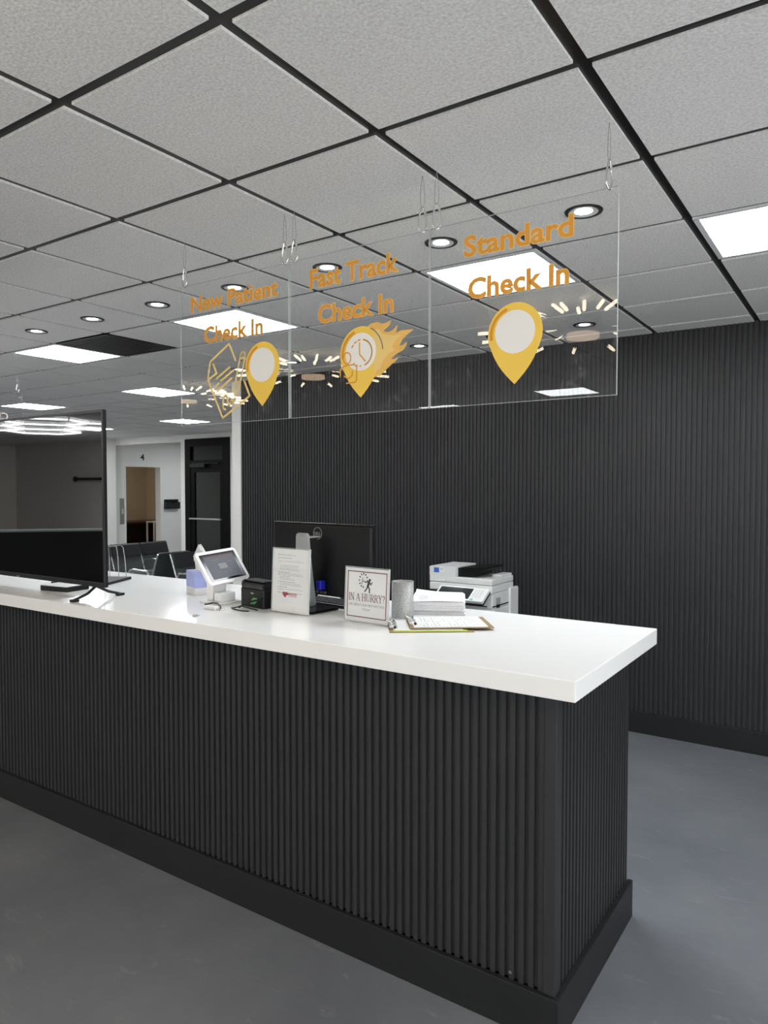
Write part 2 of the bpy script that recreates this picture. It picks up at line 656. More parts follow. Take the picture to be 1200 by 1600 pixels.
struct(MB().box(X_L, Y_B, CZ + 0.0085, X_R, Y_F, CZ + 0.05).build('trim_1', MAT['grid']))


def slat_profile(length, pitch=0.0317, face=0.0160, depth=0.011):
    """2-D line of a fluted board: list of (s, out) from s=0 to s=length."""
    pts = []
    s = 0.0
    while s < length - 1e-6:
        e = min(s + face, length)
        pts += [(s, depth), (e, depth)]
        if e < length:
            n = min(s + pitch, length)
            pts += [(e + 0.0012, 0.0), (n - 0.0012, 0.0)]
        s += pitch
    return pts


# back wall of charcoal fluted boards
WY = 5.012
wx0, wx1 = -5.05, X_R
b = MB()
prof = slat_profile(wx1 - wx0)
n = len(prof)
vs_ = [(wx0 + s, WY - o + 0.004, 0.0) for s, o in prof] + [(wx0 + s, WY - o + 0.004, CZ + 0.006) for s, o in prof]
b.add(vs_, [(i, i + 1, n + i + 1, n + i) for i in range(n - 1)])
b.box(wx0, WY + 0.0045, 0, wx1, WY + 0.14, CZ + 0.006)
struct(b.build('wall_back', MAT['slat'], fix_normals=False))
bb = MB().bbox(wx0, WY - 0.022, 0, wx1, WY + 0.002, 0.1455, 0.003)
struct(bb.build('baseboard_back', MAT['plinth']))
struct(MB().box(-5.165, WY - 0.02, 0, -5.05, WY + 0.14, CZ + 0.006).build('trim_2', MAT['white_wall']))

# outer walls
struct(MB().box(X_R, Y_B, 0, X_R + 0.12, WY + 0.14, CZ).build('wall_right', MAT['white_wall']))
struct(MB().box(X_L, Y_B - 0.12, 0, X_R, Y_B, CZ).build('wall_front', MAT['grey_wall']))
struct(MB().box(X_L - 0.12, Y_B, 0, X_L, 3.0, CZ).build('wall_left', MAT['grey_wall']))
struct(MB().box(X_L, 3.0, 0, -13.4, 3.12, CZ).build('wall_left_return', MAT['grey_wall']))
# the far wall that carries the doorway and the number 4 (runs away from the camera)
w = MB()
w.box(-13.55, 3.12, 0, -13.4, 9.79, CZ)
w.box(-13.55, 10.72, 0, -13.4, 13.0, CZ)
w.box(-13.55, 9.79, 2.15, -13.4, 10.72, CZ)
struct(w.build('wall_far_left', MAT['white_wall']))
struct(MB().box(-13.4, 3.12, 0, -13.2, 9.42, CZ).build('wall_far_return', MAT['white_wall']))
# far wall with the dark shop-front door
w = MB()
w.box(-11.16, 9.42, 0, -11.02, 9.60, CZ)
w.box(-11.02, 9.42, 2.615, -9.80, 9.60, CZ)
w.box(-9.80, 9.42, 0, -5.0, 9.60, CZ)
w.box(-13.2, 9.42, 2.57, -11.16, 9.60, CZ)
struct(w.build('wall_far', MAT['white_wall']))
struct(MB().box(-5.15, WY + 0.14, 0, -5.0, 9.42, CZ).build('wall_side', MAT['white_wall']))
# closet-like space beyond the dark door, and the room beyond doorway 4
w = MB()
w.box(-11.16, 11.6, 0, -9.6, 11.7, CZ)
w.box(-9.7, 9.6, 0, -9.6, 11.6, CZ)
w.box(-11.16, 9.6, 0, -11.08, 11.6, CZ)
struct(w.build('wall_beyond_door', MAT['dim_wall']))
w = MB()
w.box(-16.6, 8.6, 0, -16.5, 12.85, CZ)
w.box(-16.5, 12.72, 0, -13.55, 12.85, CZ)
w.box(-16.5, 8.6, 0, -13.55, 8.7, CZ)
struct(w.build('wall_room_four', MAT['tan_wall']))

# dark shop-front door and its frame
d1 = MB()
d1.box(-11.02, 9.40, 0, -10.87, 9.50, 2.61)
d1.box(-9.98, 9.40, 0, -9.80, 9.50, 2.61)
d1.box(-10.87, 9.40, 2.47, -9.98, 9.50, 2.61)
d1.box(-10.87, 9.40, 2.06, -9.98, 9.50, 2.20)
d1 = struct(d1.build('door_1', MAT['door_black']))
t = MB().box(-10.87, 9.44, 2.20, -9.98, 9.452, 2.47)
t.build('transom_glass', MAT['glass'], d1)
lf = MB()
lf.box(-10.87, 9.41, 0.01, -10.755, 9.46, 2.055)
lf.box(-10.06, 9.41, 0.01, -9.98, 9.46, 2.055)
lf.box(-10.755, 9.41, 1.97, -10.06, 9.46, 2.055)
lf.box(-10.755, 9.41, 0.01, -10.06, 9.46, 0.25)
lf = lf.build('door_leaf', MAT['door_black'], d1)
MB().box(-10.755, 9.43, 0.25, -10.06, 9.44, 1.97).build('door_glass', MAT['glass'], lf)
MB().bbox(-10.85, 9.34, 1.07, -10.0, 9.37, 1.10, 0.006).box(-10.84, 9.36, 1.07, -10.82, 9.41, 1.10).box(-10.03, 9.36, 1.07, -10.01, 9.41, 1.10).build('push_bar', MAT['steel'], lf)
cl = MB().bbox(-10.80, 9.33, 2.06, -10.40, 9.40, 2.13, 0.008)
cl.box(-10.72, 9.325, 2.085, -10.66, 9.33, 2.10)
cl.box(-10.75, 9.35, 2.13, -10.05, 9.38, 2.145)
cl.build('door_closer', MAT['black'], d1)

# doorway 4: thin frame
d2 = MB()
d2.box(-13.56, 9.775, 0, -13.385, 9.80, 2.165)
d2.box(-13.56, 10.71, 0, -13.385, 10.735, 2.165)
d2.box(-13.56, 9.80, 2.14, -13.385, 10.71, 2.165)
struct(d2.build('door_2', MAT['white_wall']))

# ------------------------------------------------------------------ reception counter
CY, CX = 2.012, -0.74            # plinth face and end
BACK = CY + 0.81
CL = -6.4                        # far end of the counter
rc = thing('reception_counter', 'charcoal fluted reception counter on a black plinth under the white worktop', 'counter', (CX, CY, 0))


def local(mb, root):
    return mb.xf(Matrix.Rotation(-root.rotation_euler.z, 4, 'Z') @ Matrix.Translation(-root.location))


p = MB()
p.bbox(CL, CY, 0, CX, CY + 0.02, 0.1436, 0.002)
p.bbox(CX - 0.02, CY + 0.0202, 0, CX, BACK, 0.1436, 0.002)
local(p, rc).build('plinth', MAT['plinth'], rc)
FY = CY + 0.018                  # slat face line of the front
FXE = CX - 0.018
# flat corner post with the fluted boards on either side
post = MB().bbox(FXE - 0.036, FY - 0.004, 0.1438, FXE + 0.004, FY + 0.036, KZ - 0.0597, 0.003)
local(post, rc).build('corner_post', MAT['slat'], rc)
x_end = FXE - 0.036
length = x_end - CL
prof = slat_profile(length)
n = len(prof)
b = MB()
vs_ = [(x_end - s, FY + 0.011 - o, 0.1438) for s, o in prof] + [(x_end - s, FY + 0.011 - o, KZ - 0.0597) for s, o in prof]
b.add(vs_, [(i + 1, i, n + i, n + i + 1) for i in range(n - 1)])
b.box(CL, FY + 0.0115, 0.1438, x_end, FY + 0.03, KZ - 0.0597)
local(b, rc).build('front_boards', MAT['slat'], rc, fix_normals=False)
y0 = FY + 0.036
length = BACK - 0.02 - y0
prof = slat_profile(length)
n = len(prof)
b = MB()
vs_ = [(FXE - 0.011 + o, y0 + s, 0.1438) for s, o in prof] + [(FXE - 0.011 + o, y0 + s, KZ - 0.0597) for s, o in prof]
b.add(vs_, [(i, i + 1, n + i + 1, n + i) for i in range(n - 1)])
b.box(FXE - 0.03, y0, 0.1438, FXE - 0.0115, BACK - 0.02, KZ - 0.0597)
local(b, rc).build('end_boards', MAT['slat'], rc, fix_normals=False)
b = MB().box(CL, BACK - 0.04, 0.0, CX - 0.02, BACK - 0.022, KZ - 0.0597)
b.box(CL, FY + 0.031, 0.15, CL + 0.02, BACK - 0.041, KZ - 0.0597)
local(b, rc).build('back_board', MAT['plinth'], rc)
sc = MB().cyl((-0.90, FY - 0.002, 0.165), (-0.90, FY + 0.002, 0.165), 0.005, seg=10)
local(sc, rc).build('screw', MAT['steel'], rc)

wt = MB().bbox(CL - 0.06, 1.920, KZ - 0.0595, -0.6633, 1.920 + 0.912, KZ, 0.0025, 2)
tag(wt.build('worktop', MAT['quartz']), 'long glossy white worktop on the charcoal fluted counter', 'worktop')

# ------------------------------------------------------------------ ceiling fixtures
def cell(col, row):
    return GX - col * T, GY + row * T     # right-hand, near corner of a grid cell


pl_root = None


def panel_light(col, row, label, group=None):
    global pl_root
    x1, y0_ = cell(col, row)
    loc = (x1 - T / 2, y0_ + T / 2, CZ)
    if pl_root is None:
        pl_root = thing('ceiling_light_panel', label, 'ceiling light', loc, 0, group)
        h = T / 2 - 0.013
        i_ = h - 0.022
        f = MB()
        for (a, b_, c, d_) in ((-h, -h, h, -i_), (-h, i_, h, h), (-h, -i_, -i_, i_), (i_, -i_, h, i_)):
            f.box(a, b_, 0.0010, c, d_, 0.0082)
        f.build('frame', MAT['white_plastic'], pl_root)
        MB().box(-i_, -i_, 0.003, i_, i_, 0.0082).build('diffuser', MAT['panel_light'], pl_root)
    else:
        dup(pl_root, loc, 0, label, group)
        if not group and 'group' in pl_root:
            pass


LG = 'square ceiling light panels'
panel_light(1, 3, 'square white LED ceiling panel seen behind the sign reading Standard Check In', LG)
panel_light(4, 3, 'square white LED ceiling panel seen behind the sign reading New Patient Check In', LG)
panel_light(-1, 3, 'square white LED ceiling panel cut by the right edge of the photo', LG)
panel_light(7, 3, 'square white LED ceiling panel beside the black vent tile', LG)
panel_light(9, 6, 'square white LED ceiling panel between the vent panel and the doorway, left of the signs', LG)
panel_light(13, 10, 'farthest clear LED ceiling panel, by the lower left corner of the New Patient sign', LG)
panel_light(13, 6, 'square white LED ceiling panel just above the television', LG)
panel_light(17, 10, 'LED ceiling panel whose tip shows right of the television corner', LG)
for c_, r_ in PANELS[8:]:  # unseen panels, most added for brightness; one is known from a sign reflection
    panel_light(c_, r_, 'square white LED ceiling panel outside the picture, in a set mostly added to brighten the room', LG)

dl_root = None


def downlight(col, row, label):
    global dl_root
    x1, y0_ = cell(col, row)
    loc = (x1 - T / 2, y0_ + T / 2, CZ)
    if dl_root is None:
        dl_root = thing('recessed_downlight', label, 'downlight', loc, 0, 'recessed ceiling downlights')
        MB().lathe([(0.053, -0.0002), (0.053, -0.004), (0.060, -0.006), (0.068, -0.005), (0.070, -0.0002)], seg=40).build('trim_ring', MAT['grid'], dl_root)
        MB().lathe([(0.053, -0.004), (0.050, -0.003), (0.034, -0.0012)], seg=40).build('reflector', MAT['grey_plastic'], dl_root)
        MB().lathe([(0.034, -0.0013), (0.0001, -0.0013)], seg=40, smooth=False).build('lens', MAT['spot_light'], dl_root)
    else:
        dup(dl_root, loc, 0, label)


near = ['behind the word Standard, right end of the front row', 'by the joint of the Standard and Fast Track signs',
        'behind the words Fast Track', 'behind the words New Patient', 'just left of the hanging signs, nearest of three',
        'middle of the three left of the signs', 'leftmost of the three left of the signs']
for i, s_ in enumerate(near):
    downlight(i, 2, 'round black-rimmed downlight ' + s_)
far_ = {1: 'near the right edge of the Standard sign, close to the black wall', 2: 'half hidden behind the pin of the Standard sign',
        3: 'in the far row right of the flaming pin', 4: 'hidden in the far row behind the flaming pin',
        5: 'in the far row at the joint of the middle and left signs', 6: 'in the far row behind the pen drawing'}
for i, s_ in far_.items():
    downlight(i, 5, 'small round downlight ' + s_)

x1, y0_ = cell(6, 3)
vt = thing('ceiling_vent', 'black return air vent tile beside the LED panel in the ceiling', 'vent', (x1 - T / 2, y0_ + T / 2, CZ))
h = T / 2 - 0.0125
MB().box(-h, -h, 0.005, h, h, 0.0083).build('backing', MAT['vent'], vt)
f = MB()
for (a, b_, c, d_) in ((-h, -h, h, -h + .02), (-h, h - .02, h, h), (-h, -h + .02, -h + .02, h - .02), (h - .02, -h + .02, h, h - .02)):
    f.box(a, b_, -0.001, c, d_, 0.003)
f.build('frame', MAT['vent'], vt)
f = MB()
for i in range(14):
    yy = -h + 0.05 + i * (2 * h - 0.10) / 13
    f.box(-h + 0.03, yy - 0.008, 0.0, h - 0.03, yy + 0.008, 0.0028)
f.build('louvre', MAT['vent'], vt)

# burst chandeliers behind the camera (they show as reflections in the acrylic signs)
def chandelier(loc, label):
    r = thing('burst_chandelier', label, 'chandelier', loc, 0, 'burst chandeliers')
    MB().cyl((0, 0, 0.03), (0, 0, 0.149), 0.11, seg=28).build('drum', MAT['black_gloss'], r)
    MB().cyl((0, 0, 0.004), (0, 0, 0.03), 0.095, seg=28).build('light_disc', MAT['disc_light'], r)
    for i in range(44):
        a_, e_ = MB(), MB()
        t_ = 2 * math.pi * (i + 0.3 * (i % 3)) / 44
        el = (-0.06, 0.05, 0.13)[i % 3]
        R_ = (0.62, 0.50, 0.40)[i % 3]
        d_ = Vector((math.cos(t_), math.sin(t_), el))
        o_ = Vector((0, 0, 0.07))
        a_.cyl(o_ + d_ * 0.10, o_ + d_ * (R_ - 0.12), 0.004, seg=6)
        e_.cyl(o_ + d_ * (R_ - 0.12), o_ + d_ * R_, 0.010, seg=8)
        q = e_.build('glow_rod', MAT['stick_light'], r)
        a_.build('arm', MAT['black'], q)
    return r


chandelier((-1.43, -0.09, 2.55), 'burst chandelier of warm rods, reflected in the Standard Check In sign')
chandelier((-3.77, -0.42, 2.55), 'burst chandelier of warm rods, reflected in the Fast Track sign')
chandelier((-5.90, -0.95, 2.55), 'burst chandelier of warm rods, reflected at the left edge of the New Patient sign')

# hexagon tube light on the ceiling, reflected in the television
hx = MB()
S_ = 0.60
seen = set()
for i in range(3):
    for j in range(2):
        cx_ = -12.1 + i * S_ * 1.5
        cy_ = -3.0 + (j + 0.5 * (i % 2)) * S_ * math.sqrt(3)
        for k_ in range(6):
            a_ = (cx_ + S_ * math.cos(k_ * math.pi / 3), cy_ + S_ * math.sin(k_ * math.pi / 3))
            b_ = (cx_ + S_ * math.cos((k_ + 1) * math.pi / 3), cy_ + S_ * math.sin((k_ + 1) * math.pi / 3))
            key = tuple(sorted(((round(a_[0], 2), round(a_[1], 2)), (round(b_[0], 2), round(b_[1], 2)))))
            if key in seen:
                continue
            seen.add(key)
            hx.cyl((*a_, CZ - 0.035), (*b_, CZ - 0.035), 0.009, seg=8)
hl = thing('hexagon_light', 'white hexagon tube light, reflected at the top of the television', 'ceiling light', (0, 0, 0))
hx.build('tubes', MAT['hex_light'], hl)
hc = MB()
done = set()
for key in seen:
    for q in key:
        if q not in done:
            done.add(q)
            hc.cyl((q[0], q[1], CZ - 0.05), (q[0], q[1], CZ + 0.004), 0.018, seg=10)
hc.build('connectors', MAT['white_plastic'], hl)

# black half wall and a rail in the waiting area behind the camera (seen in the television)
hw = thing('half_wall', 'low black partition with a pale cap, reflected across the lower television screen', 'partition', (-9.9, -2.3, 0), math.radians(-48))
MB().bbox(-2.6, -0.07, 0, 2.6, 0.07, 1.02, 0.004).build('body', MAT['plinth'], hw)
MB().bbox(-2.65, -0.10, 1.02, 2.65, 0.10, 1.05, 0.004).build('cap', MAT['grey_plastic'], hw)
rl = MB().bbox(-14.6, -5.25, 1.84, -13.3, -5.22, 1.90, 0.005)
rl.cyl((-14.66, -5.22, 1.87), (-14.66, -5.26, 1.87), 0.06, seg=18)
rl.box(-14.2, -5.22, 1.86, -14.17, -5.30, 1.88)
rl.box(-13.5, -5.22, 1.86, -13.47, -5.30, 1.88)
tag(rl.build('wall_rail', MAT['black']), 'short black rail with a round end on the wall, reflected in the television', 'rail')

# ------------------------------------------------------------------ hanging acrylic signs
SY = 2.065
SZ0, SZ1 = 1.930, 2.515


def sheet(name, x0, x1, z0, z1, th, root, mat_edge=True):
    """Clear sheet with polished edges, in root's local x-z plane."""
    e = 0.0013
    o = MB().box(x0 + e, -th / 2, z0 + e, x1 - e, th / 2, z1 - e).build(name, MAT['acrylic'], root)
    ed = MB()
    ed.box(x0, -th / 2, z0, x0 + e, th / 2, z1)
    ed.box(x1 - e, -th / 2, z0, x1, th / 2, z1)
    ed.box(x0 + e, -th / 2, z0, x1 - e, th / 2, z0 + e)
    ed.box(x0 + e, -th / 2, z1 - e, x1 - e, th / 2, z1)
    ed.build('polished_edge', MAT['acrylic_edge'], o)
    return o


def lettering(root, s, x, z, width, cap, mats=('orange', 'outline')):
    m_ = MB()
    put_text(m_, s, x, z, width, cap, -0.0026, 0.024, 0.0004)
    o = m_.build('lettering', MAT[mats[0]], root, fix_normals=False)
    if mats[1]:
        m2 = MB()
        put_text(m2, s, x, z, width, cap, -0.0026, 0.042, 0.0)
        m2.build('letter_outline', MAT[mats[1]], o, fix_normals=False)
    return o


def pin_poly(cx, top, w_, h_, grow=0.0):
    R_ = w_ / 2 + grow
    cz = top - w_ / 2 * 1.02
    tip = top - h_ - grow * 1.4
    pts = []
    a0 = -18
    for k_ in range(37):
        a_ = math.radians(a0 + (180 - 2 * a0) * k_ / 36)
        pts.append((cx + R_ * math.cos(a_), cz + R_ * 1.03 * math.sin(a_)))
    l_, r_ = pts[-1], pts[0]
    for k_ in range(1, 8):       # slightly bowed flanks down to the tip
        t_ = k_ / 8
        bow = 0.010 * math.sin(math.pi * t_)
        pts.append((l_[0] + (cx - l_[0]) * t_ - bow, l_[1] + (tip - l_[1]) * t_ - bow * 0.4))
    pts.append((cx, tip))
    for k_ in range(7, 0, -1):
        t_ = k_ / 8
        bow = 0.010 * math.sin(math.pi * t_)
        pts.append((r_[0] + (cx - r_[0]) * t_ + bow, r_[1] + (tip - r_[1]) * t_ - bow * 0.4))
    return pts


def pin(root, cx, top=0.303, w_=0.180, h_=0.248):
    m_ = flat(MB(), pin_poly(cx, top, w_, h_), -0.0026)
    o = m_.build('map_pin', MAT['yellow'], root)
    flat(MB(), circle(cx, top - 0.088, 0.066), -0.0033).build('pin_centre', MAT['sign_white'], o)
    arc = circle(cx, top - 0.092, 0.079, n=12, a0=112, a1=188)
    strokes(MB(), arc, 0.0105, -0.0033).build('pin_highlight', MAT['deep_orange'], o)
    return o


def hanging_sign(x0, x1, label):
    r = thing('hanging_sign', label, 'sign', ((x0 + x1) / 2, SY, SZ0), 0, 'clear hanging check-in signs')
    sheet('acrylic_panel', x0 - (x0 + x1) / 2, x1 - (x0 + x1) / 2, 0, SZ1 - SZ0, 0.005, r)
    return r


s1 = hanging_sign(-1.213, -0.601, 'clear hanging sign with orange letters Standard Check In and one yellow map pin')
c1 = s1.location.x
lettering(s1, 'Standard', -1.085 - c1, 2.402 - SZ0, 0.352, 0.061)
lettering(s1, 'Check In', -1.070 - c1, 2.267 - SZ0, 0.325, 0.060)
pin(s1, -0.912 - c1)
s2 = hanging_sign(-1.823, -1.217, 'clear hanging sign with orange letters Fast Track Check In and a flaming map pin')
c2 = s2.location.x
lettering(s2, 'Fast Track', -1.723 - c2, 2.401 - SZ0, 0.380, 0.064)
lettering(s2, 'Check In', -1.684 - c2, 2.268 - SZ0, 0.325, 0.062)
# flames trailing off the pin
fl = [(-1.470, 2.226), (-1.450, 2.238), (-1.425, 2.240), (-1.400, 2.231), (-1.376, 2.236), (-1.366, 2.240), (-1.372, 2.222), (-1.390, 2.212), (-1.398, 2.206),
      (-1.378, 2.200), (-1.356, 2.206), (-1.340, 2.221), (-1.343, 2.203), (-1.348, 2.193), (-1.325, 2.200), (-1.300, 2.199), (-1.276, 2.197), (-1.296, 2.186), (-1.318, 2.171), (-1.333, 2.150),
      (-1.320, 2.149), (-1.302, 2.160), (-1.305, 2.146), (-1.318, 2.132), (-1.345, 2.122), (-1.368, 2.108), (-1.350, 2.106), (-1.336, 2.112), (-1.341, 2.104), (-1.362, 2.090),
      (-1.388, 2.072), (-1.410, 2.056), (-1.440, 2.050), (-1.470, 2.080)]
f_ = flat(MB(), [(x - c2, z - SZ0) for x, z in fl], -0.0026, 0.0004).build('flames', MAT['amber'], s2)
inner = [(-1.440, 2.214), (-1.418, 2.216), (-1.402, 2.198), (-1.380, 2.190), (-1.352, 2.186), (-1.318, 2.186), (-1.345, 2.170), (-1.362, 2.148), (-1.352, 2.136), (-1.376, 2.126), (-1.398, 2.106), (-1.410, 2.080), (-1.436, 2.070), (-1.440, 2.140)]
flat(MB(), [(x - c2, z - SZ0) for x, z in inner], -0.0031, 0.0003).build('inner_flame', MAT['amber_pale'], f_)
rim_arc = circle(-1.494 - c2, 2.139 - SZ0, 0.094, n=14, a0=4, a1=62)
strokes(MB(), rim_arc, 0.0035, -0.0031).build('flame_line', MAT['ink'], f_)
po = pin(s2, -1.494 - c2)
ck = MB()
Yk = -0.0040
cxk, czk = -1.494 - c2, 2.141 - SZ0
strokes(ck, circle(cxk + 0.003, czk, 0.046, 0.046, n=20, a0=-70, a1=78), 0.0052, Yk, 0.0003)
for a0 in (96, 118, 140):
    strokes(ck, circle(cxk + 0.003, czk, 0.046, n=3, a0=a0, a1=a0 + 11), 0.005, Yk, 0.0003)
for a0 in (-96, -115, -134):
    strokes(ck, circle(cxk + 0.003, czk, 0.046, n=1, a0=a0, a1=a0 + 3), 0.005, Yk, 0.0003)
strokes(ck, [(cxk - 0.004, czk + 0.035), (cxk - 0.004, czk - 0.004), (cxk + 0.020, czk - 0.030)], 0.0052, Yk, 0.0003)
strokes(ck, circle(-1.553 - c2, 2.128 - SZ0, 0.0165, 0.020, n=18) + [circle(-1.553 - c2, 2.128 - SZ0, 0.0165, 0.020, n=18)[0]], 0.0048, Yk, 0.0003)
body = [(-1.583, 2.066), (-1.583, 2.086), (-1.572, 2.099), (-1.550, 2.103), (-1.520, 2.103), (-1.511, 2.094), (-1.511, 2.046), (-1.520, 2.040), (-1.556, 2.040)]
strokes(ck, [(x - c2, z - SZ0) for x, z in body], 0.0048, Yk, 0.0003)
strokes(ck, [(x - c2, z - SZ0) for x, z in [(-1.566, 2.066), (-1.548, 2.055), (-1.530, 2.066), (-1.530, 2.080)]], 0.0048, Yk, 0.0003)
ck.build('clock_person', MAT['orange'], po)

s3 = hanging_sign(-2.437, -1.830, 'clear hanging sign with New Patient Check In, a form drawing and a map pin')
c3 = s3.location.x
lettering(s3, 'New Patient', -2.368 - c3, 2.401 - SZ0, 0.482, 0.060)
lettering(s3, 'Check In', -2.290 - c3, 2.266 - SZ0, 0.326, 0.060)
pin(s3, -1.966 - c3)
dm = MB()
W_ = 0.0085


def dline(pts, w_=W_):
    strokes(dm, [(x - c3, z - SZ0) for x, z in pts], w_, -0.0026, 0.0004)


dline([(-2.110, 2.176), (-2.147, 2.246), (-2.257, 2.184), (-2.271, 2.112), (-2.186, 1.951), (-2.034, 2.030), (-2.065, 2.094)])
dline([(-2.240, 2.174), (-2.219, 2.135), (-2.269, 2.112)])
dline([(-2.221, 2.112), (-2.146, 2.152)])
dline([(-2.195, 2.102), (-2.121, 2.139)])
dline([(-2.225, 2.083), (-2.207, 2.093)])
dline([(-2.216, 2.062), (-2.133, 2.108)])
dline([(-2.084, 2.190), (-2.079, 2.202), (-2.069, 2.206), (-2.060, 2.202), (-2.058, 2.188), (-2.086, 2.088), (-2.113, 2.090), (-2.084, 2.190)], 0.007)
dline([(-2.079, 2.180), (-2.063, 2.184)], 0.006)
dline([(-2.113, 2.090), (-2.126, 2.066), (-2.115, 2.036), (-2.090, 2.062), (-2.086, 2.088)], 0.0075)
dline([(-2.109, 2.060), (-2.104, 2.074)], 0.006)
dline([(-2.170, 1.984), (-2.182, 1.990), (-2.186, 2.008), (-2.179, 2.032), (-2.170, 2.043), (-2.162, 2.036), (-2.152, 2.000), (-2.148, 1.997), (-2.140, 2.016), (-2.134, 2.024), (-2.130, 2.012), (-2.124, 2.008), (-2.118, 2.018), (-2.117, 2.026)], 0.0075)
dm.build('form_drawing', MAT['outline'], s3)

# the back of another sign far to the left, above the television
s4 = thing('hanging_sign', 'clear sign hanging far left above the television, its pale letters seen mirrored from behind', 'sign', (-6.30, 3.24, SZ0), math.radians(-90))
# local +x runs along world -y after the turn; its printed face looks towards world -x
sheet('acrylic_panel', -0.30, 0.30, 0, SZ1 - SZ0, 0.005, s4)
lettering(s4, 'Check In', -0.170, 2.267 - SZ0, 0.325, 0.060, ('pale_letter', None))

# hangers: loop of wire and a spring clip at each upper corner
hg_root = None


def hanger(x, y, label, rz=0.0):
    global hg_root
    if hg_root is None:
        hg_root = thing('sign_hanger', label, 'hanger', (x, y, SZ1), rz, 'wire hangers of the signs')
        ring = []
        for k_ in range(28):
            a_ = 2 * math.pi * k_ / 28
            zc = 0.041 * math.sin(a_) + 0.037
            wx = (0.0125 - 0.0055 * math.sin(a_)) * math.cos(a_)
            ring.append((wx, 0, zc))
        cb = MB().tube(ring, 0.0030, 8, closed=True)
        cb.cyl((0.0085, 0, 0.052), (0.0095, 0, 0.062), 0.0034, seg=10)
        cb.build('spring_clip', MAT['chrome'], hg_root)
        top = CZ - SZ1 - 0.002
        lp = []
        for k_ in range(25):
            a_ = math.pi * k_ / 24
            t_ = math.sin(a_)
            lp.append(((0.0115 * math.cos(a_)) * (1 if True else 1) * (0.35 + 0.65 * t_), 0.0012, top - (top - 0.074) * t_ ** 0.6))
        MB().tube([(0, 0.0012, top)] + lp[1:-1] + [(0, 0.0012, top)], 0.0008, 6).build('wire_loop', MAT['steel'], hg_root)
    else:
        dup(hg_root, (x, y, SZ1), rz, label)


for x, lab, rz in ((-0.629, 'right corner of the Standard sign', 1.25), (-1.190, 'left corner of the Standard sign', 0.5), (-1.244, 'right corner of the Fast Track sign', 0.6),
                   (-1.803, 'left corner of the Fast Track sign', 0.2), (-1.850, 'right corner of the New Patient sign', 0.15), (-2.411, 'left corner of the New Patient sign', -0.1)):
    hanger(x, SY, 'wire loop and metal spring clip at the top ' + lab, rz)
hanger(-6.30, 3.50, 'wire loop and spring clip of the far sign above the television', 0.3)

# ------------------------------------------------------------------ television
TX1, TX0, TZ0, TZ1, TY = -3.022, -4.478, 1.190, 2.040, 2.09
tv = thing('television', 'large flat television on splayed feet on the left of the white worktop', 'television', ((TX0 + TX1) / 2, TY, KZ))


def tl(m_):
    return local(m_, tv)


b = MB().bbox(TX0, TY, TZ0, TX1, TY + 0.018, TZ1, 0.003)
b.bbox(TX0 + 0.25, TY + 0.018, TZ0 + 0.03, TX1 - 0.25, TY + 0.065, TZ0 + 0.45, 0.015)
tl(b).build('housing', MAT['black'], tv)
f = MB()
f.box(TX0, TY - 0.004, TZ0, TX1, TY, TZ0 + 0.022)
f.box(TX0, TY - 0.004, TZ1 - 0.012, TX1, TY, TZ1)
f.box(TX0, TY - 0.004, TZ0 + 0.022, TX0 + 0.010, TY, TZ1 - 0.012)
f.box(TX1 - 0.010, TY - 0.004, TZ0 + 0.022, TX1, TY, TZ1 - 0.012)
tl(f).build('bezel', MAT['bezel'], tv)
tl(MB().box(TX0 + 0.010, TY - 0.0015, TZ0 + 0.022, TX1 - 0.010, TY, TZ1 - 0.012)).build('screen', MAT['screen'], tv)
tl(MB().box(-3.795, TY - 0.0045, TZ0 + 0.002, -3.765, TY - 0.004, TZ0 + 0.009)).build('badge', MAT['steel'], tv)
for fx in (-3.10, -4.40):
    m_ = MB()
    m_.tube([(fx - 0.01, TY + 0.01, TZ0 + 0.002), (fx + 0.005, TY - 0.045, 1.162), (fx + 0.022, 1.962, KZ + 0.0075)], 0.007, 8)
    m_.tube([(fx - 0.01, TY + 0.01, TZ0 + 0.002), (fx + 0.002, TY + 0.07, 1.160), (fx + 0.018, 2.220, KZ + 0.0075)], 0.007, 8)
    m_.bbox(fx + 0.010, 1.945, KZ, fx + 0.034, 1.985, KZ + 0.013, 0.004)
    m_.bbox(fx + 0.006, 2.195, KZ, fx + 0.030, 2.235, KZ + 0.013, 0.004)
    tl(m_).build('foot', MAT['black'], tv)

# flat black box with papers under the television
bx = thing('set_top_box', 'flat black box with a white sheet on it, beneath the television', 'box', (-3.50, 2.18, KZ), math.radians(8))
MB().bbox(-0.10, -0.07, 0.0, 0.10, 0.07, 0.026, 0.003).build('case', MAT['black'], bx)
MB().bbox(-0.085, -0.075, 0.0262, 0.10, 0.065, 0.030, 0.001).build('white_sheet', MAT['paper'], bx)

# wire file sorter behind the television
fs = thing('file_sorter', 'desktop file sorter with silver wire loops on a black tray, right of the television', 'organizer', (-3.525, 2.52, KZ), math.radians(27))
MB().bbox(-0.32, -0.14, 0.0, 0.012, 0.14, 0.016, 0.003).build('tray', MAT['black'], fs)
for i, dx in enumerate((-0.010, -0.050, -0.10, -0.15, -0.20)):
    a_ = -0.10 if i % 2 else -0.12
    b_ = 0.12 - 0.012 * (i % 3)
    lean = 0.006 * (i - 2)
    pts = [(dx, a_, 0.014), (dx + lean * .6, a_, 0.12), (dx + lean, a_ + 0.012, 0.186), (dx + lean, a_ + 0.035, 0.204), (dx + lean, b_ - 0.035, 0.204), (dx + lean, b_ - 0.012, 0.190), (dx + lean * .6, b_, 0.12), (dx, b_, 0.014)]
    MB().tube(pts, 0.0026, 8).build('wire_loop', MAT['chrome'], fs)
st = MB()
